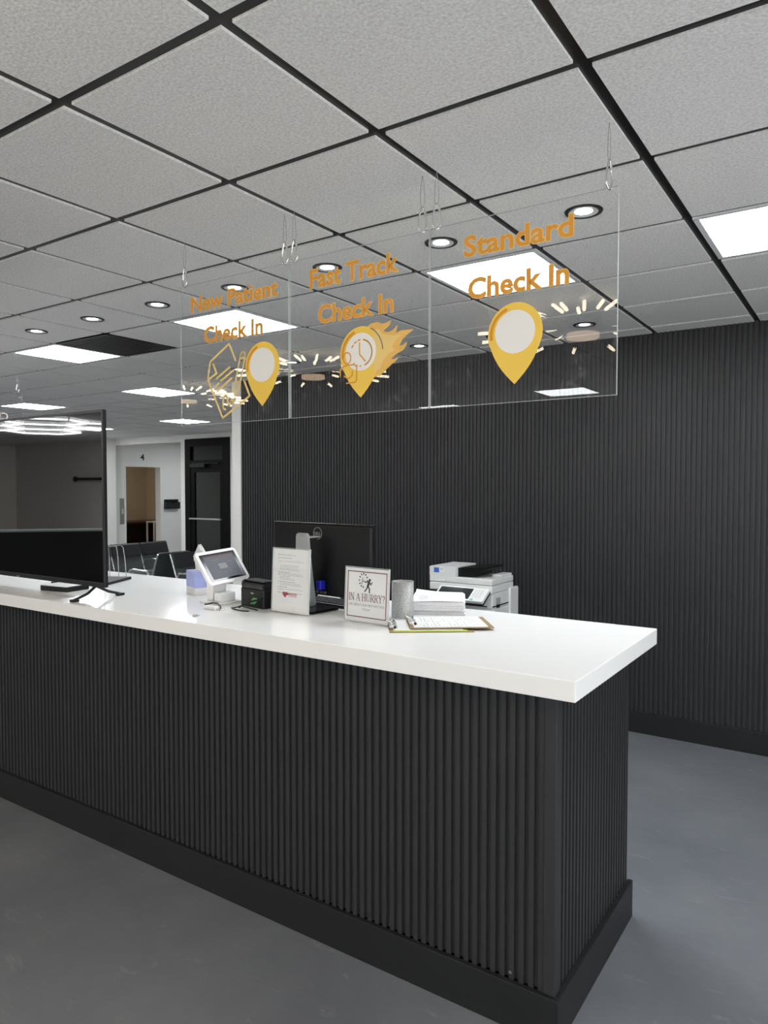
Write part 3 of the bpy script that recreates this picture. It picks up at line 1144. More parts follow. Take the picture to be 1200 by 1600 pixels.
for dx in (0.006, -0.05, -0.11):
    st.cyl((dx, -0.1415, 0.008), (dx, -0.139, 0.008), 0.004, seg=8)
st.build('stud', MAT['chrome'], fs)

# ------------------------------------------------------------------ tissue box
tb = thing('tissue_box', 'pale blue and white cube tissue box with a tissue pulled up, left of the tablet', 'tissue box', (-2.800, 2.495, KZ), math.radians(-21))
MB().bbox(-0.062, -0.062, 0.0, 0.062, 0.062, 0.036, 0.002).build('lower_band', MAT['white_plastic'], tb)
MB().bbox(-0.062, -0.062, 0.036, 0.062, 0.062, 0.118, 0.002).build('carton', MAT['tissue_blue'], tb)
tm = MB()
prof_z = [(0.112, .040, .026), (0.150, .046, .024), (0.185, .058, .026), (0.212, .046, .020), (0.240, .016, .008)]
rings = []
for i, (z, rx, ry) in enumerate(prof_z):
    ring = []
    for k_ in range(16):
        a_ = 2 * math.pi * k_ / 16
        wob = 1 + 0.22 * math.sin(3 * a_ + i)
        ring.append((rx * wob * math.cos(a_) + (-0.036 if i == 4 else (-0.018 if i > 1 else -0.006)), ry * wob * math.sin(a_), z + 0.008 * math.sin(2 * a_ + i)))
    rings.append(ring)
vv = [p_ for r_ in rings for p_ in r_]
ff = []
for i in range(len(rings) - 1):
    for k_ in range(16):
        ff.append((i * 16 + k_, i * 16 + (k_ + 1) % 16, (i + 1) * 16 + (k_ + 1) % 16, (i + 1) * 16 + k_))
tm.add(vv, ff, False)
tm.add(rings[-1], [list(range(16))])
# drooping corner on the left
tm.add([(-0.034, 0.0, 0.240), (-0.085, -0.012, 0.172), (-0.060, -0.024, 0.158), (-0.028, -0.016, 0.20), (-0.05, 0.012, 0.20)], [(0, 1, 2, 3), (0, 4, 1), (1, 4, 3, 2)])
tm.build('tissue', MAT['paper'], tb)

# ------------------------------------------------------------------ check-in tablet
tk = thing('tablet_stand', 'white check-in tablet tilted back on a white stand', 'tablet', (-2.505, 2.352, KZ), math.radians(83.5))
tilt = Matrix.Translation((0, 0, 1.300 - KZ)) @ Matrix.Rotation(math.radians(-36.9), 4, 'X') @ Matrix.Rotation(math.radians(-4.9), 4, 'Y')


def rrect(w_, h_, r_, n_=6):
    pts = []
    for cx_, cz_, a0 in ((w_ / 2 - r_, h_ / 2 - r_, 0), (-w_ / 2 + r_, h_ / 2 - r_, 90), (-w_ / 2 + r_, -h_ / 2 + r_, 180), (w_ / 2 - r_, -h_ / 2 + r_, 270)):
        for k_ in range(n_ + 1):
            a_ = math.radians(a0 + 90 * k_ / n_)
            pts.append((cx_ + r_ * math.cos(a_), cz_ + r_ * math.sin(a_)))
    return pts


TW, TH = 0.236, 0.175
MB().prism(rrect(TW, TH, 0.016), 'y', -0.008, 0.008).xf(tilt).build('frame', MAT['white_plastic'], tk)
MB().prism(rrect(TW - 0.030, TH - 0.030, 0.005), 'y', -0.0088, -0.0079).xf(tilt).build('glass_border', MAT['black_gloss'], tk)
ds = MB().prism(rrect(TW - 0.064, TH - 0.050, 0.001), 'y', -0.0092, -0.0087).xf(tilt).build('display', MAT['display'], tk)
MB().prism([(-.086, .055), (.086, .055), (.086, .0622), (-.086, .0622)], 'y', -0.0095, -0.0091).xf(tilt).build('status_bar', MAT['display_red'], ds)
MB().prism([(-.022, -.014), (.024, -.014), (.024, .014), (-.022, .014)], 'y', -0.0095, -0.0091).xf(tilt).build('dialog', MAT['display_box'], ds)
for (x_, z_, w_) in ((-.035, -.030, .018), (.0, -.034, .016), (.035, -.030, .018), (-.03, .036, .05), (.05, .02, .02), (.04, -.055, .03)):
    MB().prism([(x_ - w_ / 2, z_ - .0025), (x_ + w_ / 2, z_ - .0025), (x_ + w_ / 2, z_ + .0025), (x_ - w_ / 2, z_ + .0025)], 'y', -0.0096, -0.0091).xf(tilt).build('text_line', MAT['display_line'], ds)
# post and foot (local frame: -y looks to world +x)
MB().bbox(-0.050, 0.008, 0.010, 0.030, 0.052, 0.150, 0.004).build('post', MAT['white_plastic'], tk)
MB().bbox(-0.075, -0.075, 0.0, 0.055, 0.075, 0.010, 0.003).bbox(-0.05, -0.055, 0.010, 0.035, -0.005, 0.050, 0.004).build('foot', MAT['white_plastic'], tk)

# ------------------------------------------------------------------ receipt printer
rp_ = thing('receipt_printer', 'small black receipt printer with a green leaf mark, right of the tablet', 'printer', (-2.262, 2.415, KZ), math.radians(-10))
MB().bbox(-0.085, -0.10, 0.0, 0.085, 0.07, 0.085, 0.006).build('body', MAT['black'], rp_)
m_ = MB().prism([(-0.098, 0.086), (-0.098, 0.104), (-0.085, 0.114), (0.06, 0.114), (0.068, 0.108), (0.068, 0.086)], 'x', -0.080, 0.080)
m_.build('lid', MAT['black_gloss'], rp_)
m_ = MB().bbox(-0.078, -0.090, 0.1145, 0.078, -0.02, 0.120, 0.002)
m_.build('paper_slot_cover', MAT['black'], rp_)
leaf = [(-0.010, 0.016), (0.022, 0.018), (0.038, 0.030), (0.040, 0.046), (0.012, 0.046), (-0.002, 0.036)]
MB().prism(leaf, 'y', -0.1008, -0.0998).build('leaf_mark', MAT['green'], rp_)
m_ = MB()
put_text(m_, 'star', -0.006, 0.062, 0.022, 0.008, -0.1000, 0.02, 0.0006)
m_.build('lettering', MAT['white_plastic'], rp_, fix_normals=False)
tag(MB().tube([(-2.190, 2.262, KZ + 0.004), (-2.235, 2.245, KZ + 0.014), (-2.275, 2.245, KZ + 0.018), (-2.315, 2.250, KZ + 0.006), (-2.33, 2.244, KZ + 0.004), (-2.30, 2.226, KZ + 0.004), (-2.24, 2.216, KZ + 0.004), (-2.205, 2.222, KZ + 0.004)], 0.0030, 7).build('cable', MAT['black']), 'thick black cable looping in front of the receipt printer', 'cable')
tag(MB().tube([(-2.175, 2.272, KZ + 0.052), (-2.21, 2.275, KZ + 0.044), (-2.25, 2.275, KZ + 0.034), (-2.285, 2.268, KZ + 0.018), (-2.31, 2.266, KZ + 0.0046)], 0.0045, 8).build('plug_lead', MAT['black']), 'black plug lead slanting down in front of the receipt printer', 'cable')
tag(MB().tube([(-2.52, 2.262, KZ + 0.003), (-2.50, 2.243, KZ + 0.003), (-2.45, 2.243, KZ + 0.016), (-2.41, 2.235, KZ + 0.018), (-2.37, 2.215, KZ + 0.010), (-2.345, 2.19, KZ + 0.004), (-2.338, 2.18, KZ + 0.004)], 0.0036, 7).build('cable', MAT['black']), 'black cable arching in front of the white tablet stand', 'cable')
ad = thing('usb_hub', 'small white hub with a thin lead, in front of the tablet stand', 'adapter', (-2.392, 2.182, KZ), math.radians(-5))
MB().bbox(-0.040, -0.014, 0.0, 0.036, 0.016, 0.016, 0.005).build('case', MAT['white_plastic'], ad)
MB().tube([(0.036, 0.0, 0.008), (0.06, 0.004, 0.004), (0.075, 0.02, 0.003), (0.05, 0.04, 0.003)], 0.0018, 6).build('lead', MAT['white_plastic'], ad)
lbm = thing('lip_balm', 'tiny grey capsule lying alone near the front edge of the worktop', 'capsule', (-2.315, 2.028, KZ), math.radians(62))
MB().cyl((-0.014, 0, 0.0045), (0.006, 0, 0.0045), 0.0045, seg=12).build('tube', MAT['steel'], lbm)
MB().cyl((0.006, 0, 0.0045), (0.014, 0, 0.0045), 0.0043, 0.003, seg=12).build('cap', MAT['grey_plastic'], lbm)

# ------------------------------------------------------------------ paper notice in acrylic stand
def acrylic_stand(name, label, loc, rz, w_, h_, lean, mats=None):
    r = thing(name, label, 'sign', loc, rz)
    tl_ = Matrix.Rotation(-lean, 4, 'X')
    MB().box(-w_ / 2, -0.0042, 0.003, w_ / 2, -0.0022, h_).xf(tl_).build('front_sheet', MAT['acrylic_small'], r)
    MB().box(-w_ / 2 + 0.002, -0.0008, 0.004, w_ / 2 - 0.002, 0.0002, h_ - 0.003).xf(tl_).build('paper', MAT['paper'], r)
    e = MB()
    e.box(-w_ / 2, 0.0012, 0.003, w_ / 2, 0.003, h_)
    e.xf(tl_).build('back_sheet', MAT['acrylic_small'], r)
    MB().box(-w_ / 2, -0.006, 0.0, w_ / 2, 0.020, 0.0028).build('base', MAT['acrylic_small'], r)
    ed = MB().box(-w_ / 2 - 0.0008, -0.0043, 0.003, -w_ / 2, 0.003, h_)
    ed.box(w_ / 2, -0.0043, 0.003, w_ / 2 + 0.0008, 0.003, h_)
    ed.box(-w_ / 2, -0.0043, h_, w_ / 2, 0.003, h_ + 0.001)
    ed.xf(tl_).build('polished_edge', MAT['acrylic_edge'], r)
    return r, tl_


nt_, tl1 = acrylic_stand('notice_stand', 'clear stand with a white letter-size notice and a red heart mark, before the monitor', (-2.032, 2.290, KZ), math.radians(-2.2), 0.214, 0.277, math.radians(3))
m_ = MB()
rnd = random.Random(3)
rows = [(.205, .10, 'b'), (.192, .075, 'b'), (.178, .15, ''), (.173, .016, ''), (.160, .11, 'i'), (.154, .10, 'i'), (.148, .10, 'i'), (.142, .11, 'i'), (.131, .07, 'b'), (.125, .145, ''), (.119, .145, ''), (.113, .06, 'i'), (.107, .06, 'i'), (.101, .09, 'i'),
        (.090, .10, 'b'), (.083, .12, 'i'), (.077, .13, 'i'), (.068, .055, 'b'), (.060, .15, ''), (.055, .035, ''), (.044, .14, 'b')]
for z, ln, kd in rows:
    z = z + 0.043
    x = -0.075 + (0.012 if kd == 'i' else 0)
    xe = x + ln
    while x < xe:
        wl = rnd.uniform(0.006, 0.018)
        hgt = 0.0011 if kd == 'b' else 0.0007
        m_.box(x, -0.0013, z - hgt, min(x + wl, xe), -0.0009, z + hgt)
        x += wl + 0.003
m_.xf(tl1).build('printed_lines', MAT['ink_light'], nt_)
m_ = MB()
hp = []
for k_ in range(28):
    a_ = 2 * math.pi * k_ / 28
    hp.append((-0.030 + 0.00095 * 16 * math.sin(a_) ** 3, 0.081 + 0.0009 * (13 * math.cos(a_) - 5 * math.cos(2 * a_) - 2 * math.cos(3 * a_) - math.cos(4 * a_))))
flat(m_, hp, -0.0009, 0.0004)
put_text(m_, 'MEASURA', -0.016, 0.078, 0.055, 0.010, -0.0009, 0.01, 0.0004)
m_.box(-0.012, -0.0013, 0.0725, 0.036, -0.0009, 0.0742)
m_.xf(tl1).build('red_mark', MAT['red'], nt_, fix_normals=False)

# IN A HURRY card
hs, tl2 = acrylic_stand('card_stand', 'clear stand with a square maroon-bordered card asking IN A HURRY?', (-1.640, 2.296, KZ), math.radians(-4), 0.222, 0.219, math.radians(3))
m_ = MB()
bw, bz0, bz1, th_ = 0.100, 0.021, 0.203, 0.0035
for (a_, b_, c_, d_) in ((-bw, bz0, bw, bz0 + th_), (-bw, bz1 - th_, bw, bz1), (-bw, bz0 + th_, -bw + th_, bz1 - th_), (bw - th_, bz0 + th_, bw, bz1 - th_)):
    m_.box(a_, -0.0013, b_, c_, -0.0009, d_)
m_.xf(tl2).build('border', MAT['maroon'], hs)
m_ = MB()
serif_text(m_, 'IN A HURRY?', -0.092, 0.086, 0.184, 0.029, -0.0009)
m_.xf(tl2).build('headline', MAT['maroon'], hs)
m_ = MB()
put_text(m_, 'ASK ABOUT OUR NEW FAST PASS', -0.090, 0.066, 0.180, 0.0095, -0.0009, -0.008, 0.0004)
put_text(m_, 'TODAY', -0.022, 0.049, 0.044, 0.008, -0.0009, -0.008, 0.0004)
m_.xf(tl2).build('small_print', MAT['ink'], hs, fix_normals=False)
m_ = MB()
ccx, ccz = -0.018, 0.158
for k_ in range(12):
    a_ = 2 * math.pi * k_ / 12
    if k_ in (10, 11):
        continue
    px, pz = ccx + 0.021 * math.cos(a_), ccz + 0.026 * math.sin(a_)
    strokes(m_, [(px - 0.0018 * math.cos(a_), pz - 0.002 * math.sin(a_)), (px + 0.0018 * math.cos(a_), pz + 0.002 * math.sin(a_))], 0.0048, -0.0009, 0.0003)
strokes(m_, [(ccx - 0.010, ccz - 0.014), (ccx - 0.004, ccz - 0.002), (ccx + 0.012, ccz - 0.006)], 0.0026, -0.0009, 0.0003)
strokes(m_, [(ccx - 0.004, ccz - 0.002), (ccx - 0.006, ccz + 0.010)], 0.002, -0.0009, 0.0003)
m_.prism(circle(0.014, 0.161, 0.0055, n=16), 'y', -0.0013, -0.0009)
strokes(m_, [(0.011, 0.153), (0.005, 0.136)], 0.010, -0.0009, 0.0004)
strokes(m_, [(0.012, 0.154), (0.020, 0.143), (0.026, 0.152)], 0.0042, -0.0009, 0.0004)
strokes(m_, [(0.009, 0.154), (-0.004, 0.152), (-0.010, 0.153)], 0.0042, -0.0009, 0.0004)
strokes(m_, [(0.006, 0.135), (0.014, 0.126), (0.014, 0.112)], 0.0052, -0.0009, 0.0004)
strokes(m_, [(0.004, 0.135), (-0.002, 0.124), (-0.010, 0.115)], 0.0052, -0.0009, 0.0004)
m_.xf(Matrix.Translation((0, 0, 0.010)))
m_.xf(tl2).build('running_figure', MAT['dark_ink'], hs)

# ------------------------------------------------------------------ monitor
mn = thing('monitor', 'black computer monitor seen from behind on a silver stand', 'monitor', (-2.047, 2.505, KZ), math.radians(-7.0))
MW, MZ0, MZ1 = 0.628, 0.052, 0.372
b = MB().bbox(-MW / 2, 0.0, MZ0, MW / 2, 0.030, MZ1, 0.010, 3)
b.build('housing', MAT['black'], mn)
MB().box(-MW / 2 + 0.012, 0.030, MZ0 + 0.014, MW / 2 - 0.012, 0.0305, MZ1 - 0.012).build('screen', MAT['black_gloss'], mn)
MB().bbox(-MW / 2, 0.002, MZ1, MW / 2, 0.028, MZ1 + 0.004, 0.0015).build('top_rim', MAT['bezel'], mn)
lg = MB()
ring = circle(-0.008, 0.330, 0.0265, n=30, a0=-95, a1=215)
for q in ribbon(ring, 0.0026):
    lg.prism(q, 'y', -0.0014, -0.0004)
put_text(lg, 'DELL', -0.030, 0.3235, 0.044, 0.0125, -0.0006, 0.02, 0.0008)
lg.build('logo', MAT['steel'], mn, fix_normals=False)
# stand: upright wedge with rounded top, flat black foot
nk = MB()
prof = [(-0.072, 0.335), (-0.092, 0.335), (-0.096, 0.325), (-0.100, 0.20), (-0.108, 0.012), (-0.030, 0.012), (-0.046, 0.12), (-0.062, 0.23)]
nk.prism(prof, 'x', -0.052, 0.020)
bm = bmesh.new()
vv = [bm.verts.new(p_) for p_ in nk.v]
for f_ in nk.f:
    bm.faces.new([vv[i] for i in f_])
bmesh.ops.recalc_face_normals(bm, faces=bm.faces)
bmesh.ops.bevel(bm, geom=list(bm.edges), offset=0.006, segments=2, affect='EDGES')
MB().from_bm(bm).build('neck', MAT['silver'], mn)
MB().bbox(-0.085, -0.168, 0.0, 0.135, -0.010, 0.012, 0.005).build('foot', MAT['black_gloss'], mn)
MB().bbox(-0.020, -0.070, 0.312, 0.010, -0.001, 0.320, 0.002).build('arm', MAT['silver'], mn)
cn = MB()
for x in (-0.02, 0.005, 0.03):
    cn.box(x, -0.004, 0.062, x + 0.016, -0.0, 0.072)
cn.build('port', MAT['ink'], mn)
vg = MB().bbox(0.016, -0.034, 0.082, 0.044, -0.004, 0.122, 0.003)
vg.build('video_plug', MAT['blue_plug'], mn)
MB().tube([(0.030, -0.022, 0.082), (0.025, -0.026, 0.066), (0.005, -0.030, 0.052), (-0.02, -0.026, 0.036), (-0.05, -0.016, 0.024), (-0.075, -0.006, 0.0175)], 0.0045, 8).build('video_cable', MAT['black'], mn)

kb = thing('keyboard', 'black keyboard lying behind the monitor foot on the worktop', 'keyboard', (-2.02, 2.588, KZ), math.radians(-7))
MB().bbox(-0.20, -0.066, 0.0, 0.22, 0.066, 0.016, 0.004).build('case', MAT['black'], kb)
kk = MB()
for r_ in range(5):
    for c_ in range(20):
        kk.box(-0.192 + c_ * 0.0203, -0.058 + r_ * 0.0235, 0.016, -0.192 + c_ * 0.0203 + 0.017, -0.058 + r_ * 0.0235 + 0.019, 0.020)
kk.build('keys', MAT['black_soft'], kb)
ms = MB()
ms.lathe([(0.001, 0.034), (0.014, 0.032), (0.024, 0.022), (0.028, 0.008), (0.027, 0.0), (0.001, 0.0)], seg=20)
mo = ms.xf(Matrix.Translation((-2.045, 2.735, KZ)) @ Matrix.Rotation(math.radians(35), 4, 'Z') @ Matrix.Diagonal((1.7, 1, 1, 1))).build('computer_mouse', MAT['black'])
tag(mo, 'black computer mouse behind the keyboard, just left of the IN A HURRY card', 'mouse')

# ------------------------------------------------------------------ pencil cup, paper stack, clipboards
pc = thing('pencil_cup', 'empty round grey punched-metal pencil cup beside the IN A HURRY card', 'cup', (-1.592, 2.490, KZ))
MB().lathe([(0.0455, 0.0), (0.0455, 0.148), (0.0440, 0.148), (0.0440, 0.003), (0.001, 0.003)], seg=40).build('body', mesh_metal_mat(), pc)
MB().tube([(0.0452 * math.cos(2 * math.pi * k_ / 40), 0.0452 * math.sin(2 * math.pi * k_ / 40), 0.1485) for k_ in range(40)], 0.0017, 6, closed=True).build('rim', MAT['silver'], pc)

ps = thing('paper_stack', 'thick uneven stack of printed white forms beside the clipboards', 'papers', (-1.560, 2.735, KZ), math.radians(28))
m_ = MB()
z = 0.0
rnd = random.Random(11)
ns = 26
for i in range(ns):
    hgt = 0.056 / ns
    dx, dy = rnd.uniform(-0.004, 0.004), rnd.uniform(-0.004, 0.004)
    sway = 0.006 * math.sin(i * 0.9)
    m_.box(-0.106 + dx + sway, -0.140 + dy, z, 0.106 + dx + sway, 0.140 + dy, z + hgt - 0.0003)
    z += hgt
m_.build('sheets', MAT['paper_edge'], ps)
# lifted top sheet with a curled corner
gr = 10
vv, ff = [], []
for i in range(gr + 1):
    for j in range(gr + 1):
        u_, v_ = i / gr, j / gr
        lift = 0.010 * max(0.0, (1 - u_) * v_ - 0.45) ** 1.3 * 3 + 0.002 * math.sin(3 * u_)
        vv.append((-0.106 + 0.212 * u_, -0.140 + 0.280 * v_, z + 0.0012 + lift))
for i in range(gr):
    for j in range(gr):
        ff.append((i * (gr + 1) + j, (i + 1) * (gr + 1) + j, (i + 1) * (gr + 1) + j + 1, i * (gr + 1) + j + 1))
MB().add(vv, ff, True).build('top_sheet', MAT['paper'], ps)
m_ = MB()
for i in range(14):
    yy = 0.10 - i * 0.015
    x = -0.085
    while x < 0.08:
        wl = rnd.uniform(0.01, 0.05)
        if rnd.random() < 0.7:
            m_.box(x, yy, z + 0.0035, min(x + wl, 0.085), yy + 0.002, z + 0.0037)
        x += wl + 0.006
m_.build('printed_lines', MAT['ink_light'], ps)


def clipboard(loc, rz, label, lime):
    r = thing('clipboard', label, 'clipboard', loc, rz)
    # local x: along the board from clip (left) to foot (right)
    MB().bbox(-0.155, -0.112, 0.0, 0.160, 0.112, 0.0035, 0.0015).build('board', MAT['hardboard'], r)
    if lime:
        MB().box(-0.140, -0.108, 0.0038, 0.135, 0.106, 0.0056).build('lime_sheets', MAT['lime'], r)
        MB().box(-0.138, -0.098, 0.0058, 0.120, 0.106, 0.0070).build('white_sheets', MAT['paper'], r)
        zt = 0.0072
    else:
        MB().box(-0.140, -0.106, 0.0038, 0.138, 0.106, 0.0060).build('white_sheets', MAT['paper'], r)
        zt = 0.0062
        m2 = MB()
        rn = random.Random(5)
        for i in range(15):
            xx = -0.10 + i * 0.0145
            y_ = -0.09
            while y_ < 0.085:
                wl = rn.uniform(0.008, 0.04)
                if rn.random() < 0.75:
                    m2.box(xx, y_, zt, xx + 0.0018, min(y_ + wl, 0.09), zt + 0.0002)
                y_ += wl + 0.005
        m2.build('printed_lines', MAT['ink_light'], r)
    c = MB()
    c.prism([(-0.152, zt), (-0.152, zt + 0.010), (-0.140, zt + 0.014), (-0.126, zt + 0.004), (-0.122, zt + 0.0005), (-0.126, zt)], 'y', -0.062, 0.062)
    c.build('clip', MAT['chrome'], r)
    MB().tube([(-0.140, -0.030, zt + 0.012), (-0.158, -0.028, zt + 0.024), (-0.165, 0.0, zt + 0.028), (-0.158, 0.028, zt + 0.024), (-0.140, 0.030, zt + 0.012)], 0.0022, 7).build('clip_lever', MAT['chrome'], r)
    k2 = MB()
    for yy in (-0.062, 0.062):
        k2.cyl((-0.132, yy - 0.006, zt + 0.005), (-0.132, yy + 0.006, zt + 0.005), 0.005, seg=10)
    k2.build('rubber_grip', MAT['black'], r)
    return r


clipboard((-1.398, 2.372, KZ), math.radians(36), 'lower brown clipboard with lime green and white sheets, nearest the counter edge', True)
clipboard((-1.352, 2.438, KZ + 0.0095), math.radians(37.5), 'upper brown clipboard with a white printed form, lying on the lower clipboard', False)

# ------------------------------------------------------------------ copier behind the counter
cp = thing('copier', 'pale grey office copier with a tilted touch panel standing behind the worktop', 'copier', (-2.311, 4.35, 0))
CW = 0.24
b = MB().bbox(-CW, 0.0, 0.06, CW, 0.36, 0.86, 0.008)
b.bbox(-CW + 0.16, 0.0, 0.86, CW, 0.34, 0.962, 0.006)
b.bbox(-CW, 0.20, 0.86, -CW + 0.16, 0.34, 0.962, 0.004)
b.bbox(CW - 0.02, 0.26, 0.30, CW + 0.012, 0.40, 0.975, 0.008)
b.build('body', MAT['grey_plastic'], cp)
sc_ = MB().bbox(-CW, -0.01, 0.962, CW, 0.335, 1.015, 0.006)
sc_.build('scanner_deck', MAT['grey_plastic'], cp)
ld = MB().bbox(-CW, -0.01, 1.017, CW, 0.335, 1.058, 0.006)
ld.bbox(-CW + 0.40, 0.16, 1.058, CW - 0.01, 0.33, 1.074, 0.004)
ld.build('scanner_lid', MAT['grey_plastic'], cp)
fd = MB().prism([(-CW, 1.058), (-CW, 1.122), (-CW + 0.02, 1.128), (-CW + 0.205, 1.128), (-CW + 0.205, 1.058)], 'y', -0.008, 0.30)
fd = fd.build('document_feeder', MAT['grey_plastic'], cp)
MB().box(-CW + 0.035, -0.0095, 1.082, -CW + 0.075, -0.008, 1.116).build('blue_label', MAT['blue_label'], fd)
MB().box(-CW + 0.080, -0.0095, 1.082, -CW + 0.118, -0.008, 1.116).build('white_label', MAT['paper'], fd)
m_ = MB()
for (a_, b_, c_) in ((-CW + .083, -CW + .112, 1.110), (-CW + .083, -CW + .105, 1.104)):
    m_.box(a_, -0.0100, c_, b_, -0.0095, c_ + 0.002)
m_.box(-CW + .038, -0.0100, 1.104, -CW + .068, -0.0095, 1.108)
m_.build('label_lines', MAT['ink'], fd)
MB().bbox(-CW + 0.04, -0.012, 1.020, -CW + 0.125, -0.004, 1.040, 0.003).build('hand_grip', MAT['white_plastic'], cp)
# black feeder tray leaning over the lid
tr = MB().prism([(-CW + 0.205, 1.060), (-CW + 0.205, 1.118), (-CW + 0.25, 1.124), (-CW + 0.43, 1.134), (-CW + 0.43, 1.126), (-CW + 0.36, 1.096), (-CW + 0.32, 1.062)], 'y', 0.03, 0.27)
tr.build('feeder_tray', MAT['black'], cp)
# tilted control panel in front
tp = Matrix.Translation((0.045, -0.075, 0.955)) @ Matrix.Rotation(math.radians(-58), 4, 'X')
cpn = MB().prism(rrect(0.37, 0.135, 0.008), 'y', -0.010, 0.010).xf(tp).build('control_panel', MAT['white_plastic'], cp)
MB().prism(rrect(0.372, 0.137, 0.008), 'y', 0.0102, 0.022).xf(tp).build('panel_back', MAT['black'], cp)
MB().prism([(-.172, -.052), (.075, -.052), (.075, .055), (-.172, .055)], 'y', -0.0106, -0.0098).xf(tp).build('touch_screen', MAT['lcd'], cpn)
m_ = MB()
for i in range(4):
    for j in range(3):
        m_.prism(rrect(0.016, 0.012, 0.003), 'y', -0.0120, -0.0098)
        q = m_.v[-len(rrect(0.016, 0.012, 0.003)) * 2:]
        nn = len(q)
        for a_ in range(nn):
            x_, y_, z_ = q[a_]
            m_.v[-nn + a_] = (x_ + 0.098 + j * 0.024, y_, z_ + 0.040 - i * 0.021)
m_.xf(tp).build('key', MAT['grey_plastic'], cpn)
MB().prism([(.088, -.058), (.110, -.058), (.110, -.046), (.088, -.046)], 'y', -0.0115, -0.0098).xf(tp).build('start_key', MAT['teal'], cpn)
MB().bbox(-0.02, -0.06, 0.93, 0.12, 0.0, 0.958, 0.004).build('panel_arm', MAT['grey_plastic'], cp)
gb = MB().box(CW - 0.09, -0.002, 0.882, CW - 0.085, 0.001, 0.935)
gb.box(-CW + 0.18, -0.002, 0.872, CW - 0.04, 0.001, 0.878)
gb.box(CW - 0.001, 0.0, 0.872, CW + 0.002, 0.25, 0.880)
gb.bbox(CW - 0.002, 0.06, 0.862, CW + 0.008, 0.10, 0.884, 0.003)
gb.build('dark_seam', MAT['black'], cp)
MB().bbox(CW - 0.004, 0.05, 0.885, CW + 0.003, 0.12, 0.93, 0.003).build('side_pocket', MAT['pull'], cp)
ft = MB()
for x in (-CW + 0.03, CW - 0.03):
    for y in (0.03, 0.33):
        ft.cyl((x, y, 0.0), (x, y, 0.062), 0.02, seg=12)
ft.build('caster', MAT['black'], cp)

# ------------------------------------------------------------------ waiting room benches
def bench(loc, rz, seats, label, pitch=0.56):
    """Beam bench; local +x is the way the seats face, seats in a row along local y."""
    r = thing('waiting_bench', label, 'bench', loc, rz)
    L = (len(seats) - 1) * pitch
    MB().box(-0.02, -0.30, 0.33, 0.04, L + 0.30, 0.39).build('beam', MAT['chrome'], r)
    for i in range(len(seats)):
        y = i * pitch
        bk = MB()
        pts_b = [(-0.10, 0.47), (-0.15, 0.60), (-0.20, 0.76), (-0.225, 0.84), (-0.245, 0.862)]
        pts_f = [(x + 0.022, z) for x, z in reversed(pts_b)]
        poly = pts_b + pts_f
        n0 = len(bk.v)
        vv = [(p_[0], y - 0.235, p_[1]) for p_ in poly] + [(p_[0], y + 0.235, p_[1]) for p_ in poly]
        n_ = len(poly)
        bk.add(vv, [list(range(n_)), list(range(2 * n_ - 1, n_ - 1, -1))] + [(a_, (a_ + 1) % n_, n_ + (a_ + 1) % n_, n_ + a_) for a_ in range(n_)])
        bo = bk.build('backrest', MAT['mesh_black'], r)
        pd = MB()
        pf = [(-0.152, 0.695), (-0.190, 0.80), (-0.208, 0.846), (-0.226, 0.866)]
        poly = pf + [(x + 0.016, z + 0.004) for x, z in reversed(pf)]
        n_ = len(poly)
        pd.add([(p_[0], y - 0.232, p_[1]) for p_ in poly] + [(p_[0], y + 0.232, p_[1]) for p_ in poly],
               [list(range(n_)), list(range(2 * n_ - 1, n_ - 1, -1))] + [(a_, (a_ + 1) % n_, n_ + (a_ + 1) % n_, n_ + a_) for a_ in range(n_)])
        pd.build('head_pad', MAT['black_soft'], bo)
        MB().bbox(-0.14, y - 0.235, 0.41, 0.36, y + 0.235, 0.45, 0.015).build('seat', MAT['mesh_black'], r)
        for s_ in (-0.25, 0.25):
            fr = MB()
            fr.tube([(-0.232, y + s_, 0.855), (-0.19, y + s_, 0.76), (-0.13, y + s_, 0.60), (-0.085, y + s_, 0.47), (-0.04, y + s_, 0.435), (0.10, y + s_, 0.425), (0.34, y + s_, 0.43)], 0.012, 8)
            fr.build('frame', MAT['chrome'], r)
    for y in (-pitch / 2, L + pitch / 2) if len(seats) < 3 else (-pitch / 2, pitch * 1.5, L + pitch / 2):
        MB().tube([(-0.10, y, 0.56), (-0.06, y, 0.635), (0.20, y, 0.645), (0.27, y, 0.63), (0.29, y, 0.58), (0.26, y, 0.42), (0.02, y, 0.37)], 0.017, 8).build('armrest', MAT['chrome'], r)
    for y in (0.0, L):
        MB().tube([(-0.30, y, 0.015), (0.01, y, 0.06), (0.32, y, 0.015)], 0.018, 8).cyl((0.01, y, 0.05), (0.01, y, 0.34), 0.022, seg=12).build('leg', MAT['chrome'], r)
    return r


bench((-8.68, 5.97, 0), 0.0, [0, 1, 2], 'black and chrome waiting bench farther back, behind the wire sorter', 0.50)
bench((-6.86, 6.06, 0), 0.0, [0, 1], 'black and chrome waiting bench nearer the counter, behind the tissue box', 0.50)
bench((-7.45, 5.98, 0), math.radians(180), [0], 'single black mesh waiting seat turned away, left of the nearer bench')

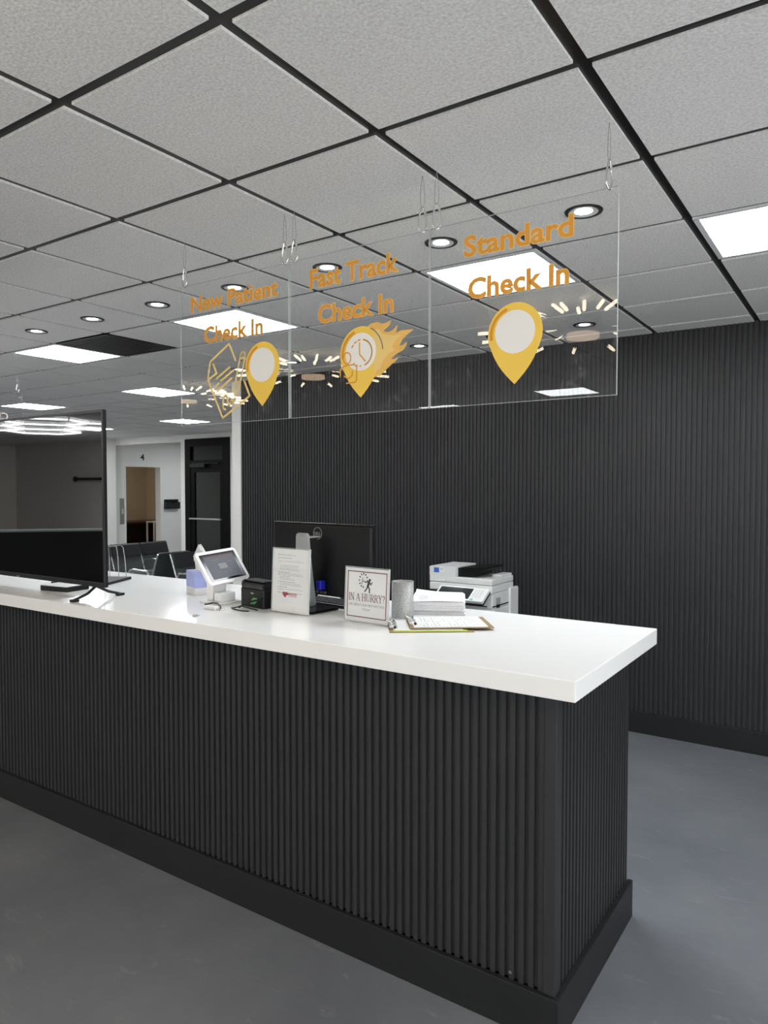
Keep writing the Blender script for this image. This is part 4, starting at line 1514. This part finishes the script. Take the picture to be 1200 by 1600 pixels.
# ------------------------------------------------------------------ things on and beyond the far wall
m_ = MB()
put_text(m_, '4', 0, 0, 0.105, 0.135, 0, 0.01, 0.004)
v4 = [(p_[0], p_[2]) for p_ in m_.v]
m2 = MB()
m2.add([(-13.394, 10.185 + a_, 2.285 + b_) for a_, b_ in v4], m_.f)
m2.add([(-13.399, 10.185 + a_, 2.285 + b_) for a_, b_ in v4], m_.f)
tag(m2.build('door_number', MAT['dark_ink'], fix_normals=False), 'black number 4 on the white wall above the far doorway', 'number')
wp = thing('wall_file_pocket', 'black file pocket on the white wall right of doorway 4', 'file holder', (-13.40, 11.02, 1.19))
MB().box(0.0, -0.20, 0.0, 0.012, 0.20, 0.22).build('back_plate', MAT['black'], wp)
m_ = MB().prism([(-0.19, 0.015), (0.19, 0.015), (0.195, 0.16), (0.09, 0.16), (0.04, 0.125), (-0.04, 0.125), (-0.09, 0.16), (-0.195, 0.16)], 'x', 0.075, 0.085)
m_.box(0.012, -0.19, 0.005, 0.085, 0.19, 0.015)
m_.box(0.012, -0.195, 0.015, 0.085, -0.185, 0.16).box(0.012, 0.185, 0.015, 0.085, 0.195, 0.16)
m_.build('pocket', MAT['bezel'], wp)
pp = thing('wall_plate', 'narrow grey metal plate on the wall left of doorway 4', 'plate', (-13.40, 9.70, 0.89))
MB().bbox(0.0, -0.05, 0.0, 0.012, 0.05, 0.56, 0.003).build('plate', MAT['plate'], pp)
MB().bbox(0.012, -0.014, 0.22, 0.030, 0.014, 0.33, 0.005).build('latch', MAT['grey_plastic'], pp)

dk = thing('desk', 'dark brown desk seen through doorway 4', 'desk', (-15.9, 11.9, 0))
MB().bbox(-0.45, -1.3, 0.76, 0.42, 0.75, 0.81, 0.004).build('desktop', MAT['brown'], dk)
MB().box(-0.42, -1.28, 0, -0.38, 0.73, 0.758).build('modesty_panel', MAT['brown'], dk)
MB().box(-0.40, 0.69, 0, 0.38, 0.73, 0.758).build('side_panel', MAT['brown'], dk)
MB().box(-0.38, -1.28, 0, 0.38, -1.24, 0.758).build('side_panel', MAT['brown'], dk)
wc = thing('side_table', 'white slim side table beside the brown desk in room 4', 'table', (-14.55, 11.52, 0))
MB().bbox(-0.15, -0.20, 0.83, 0.15, 0.22, 0.86, 0.004).build('table_top', MAT['white_plastic'], wc)
for sx, sy in ((-0.13, -0.18), (0.13, -0.18), (-0.13, 0.20), (0.13, 0.20)):
    MB().box(sx - 0.015, sy - 0.015, 0, sx + 0.015, sy + 0.015, 0.829).build('leg', MAT['white_plastic'], wc)

r4 = thing('room_lamp', 'ceiling lamp inside room 4, out of sight above the doorway', 'ceiling light', (-15.2, 10.6, CZ))
MB().lathe([(0.14, 0.004), (0.14, -0.03), (0.001, -0.03)], seg=28).build('shade', emit('room_lamp_glow', (1.0, 0.87, 0.70), 48.0), r4)
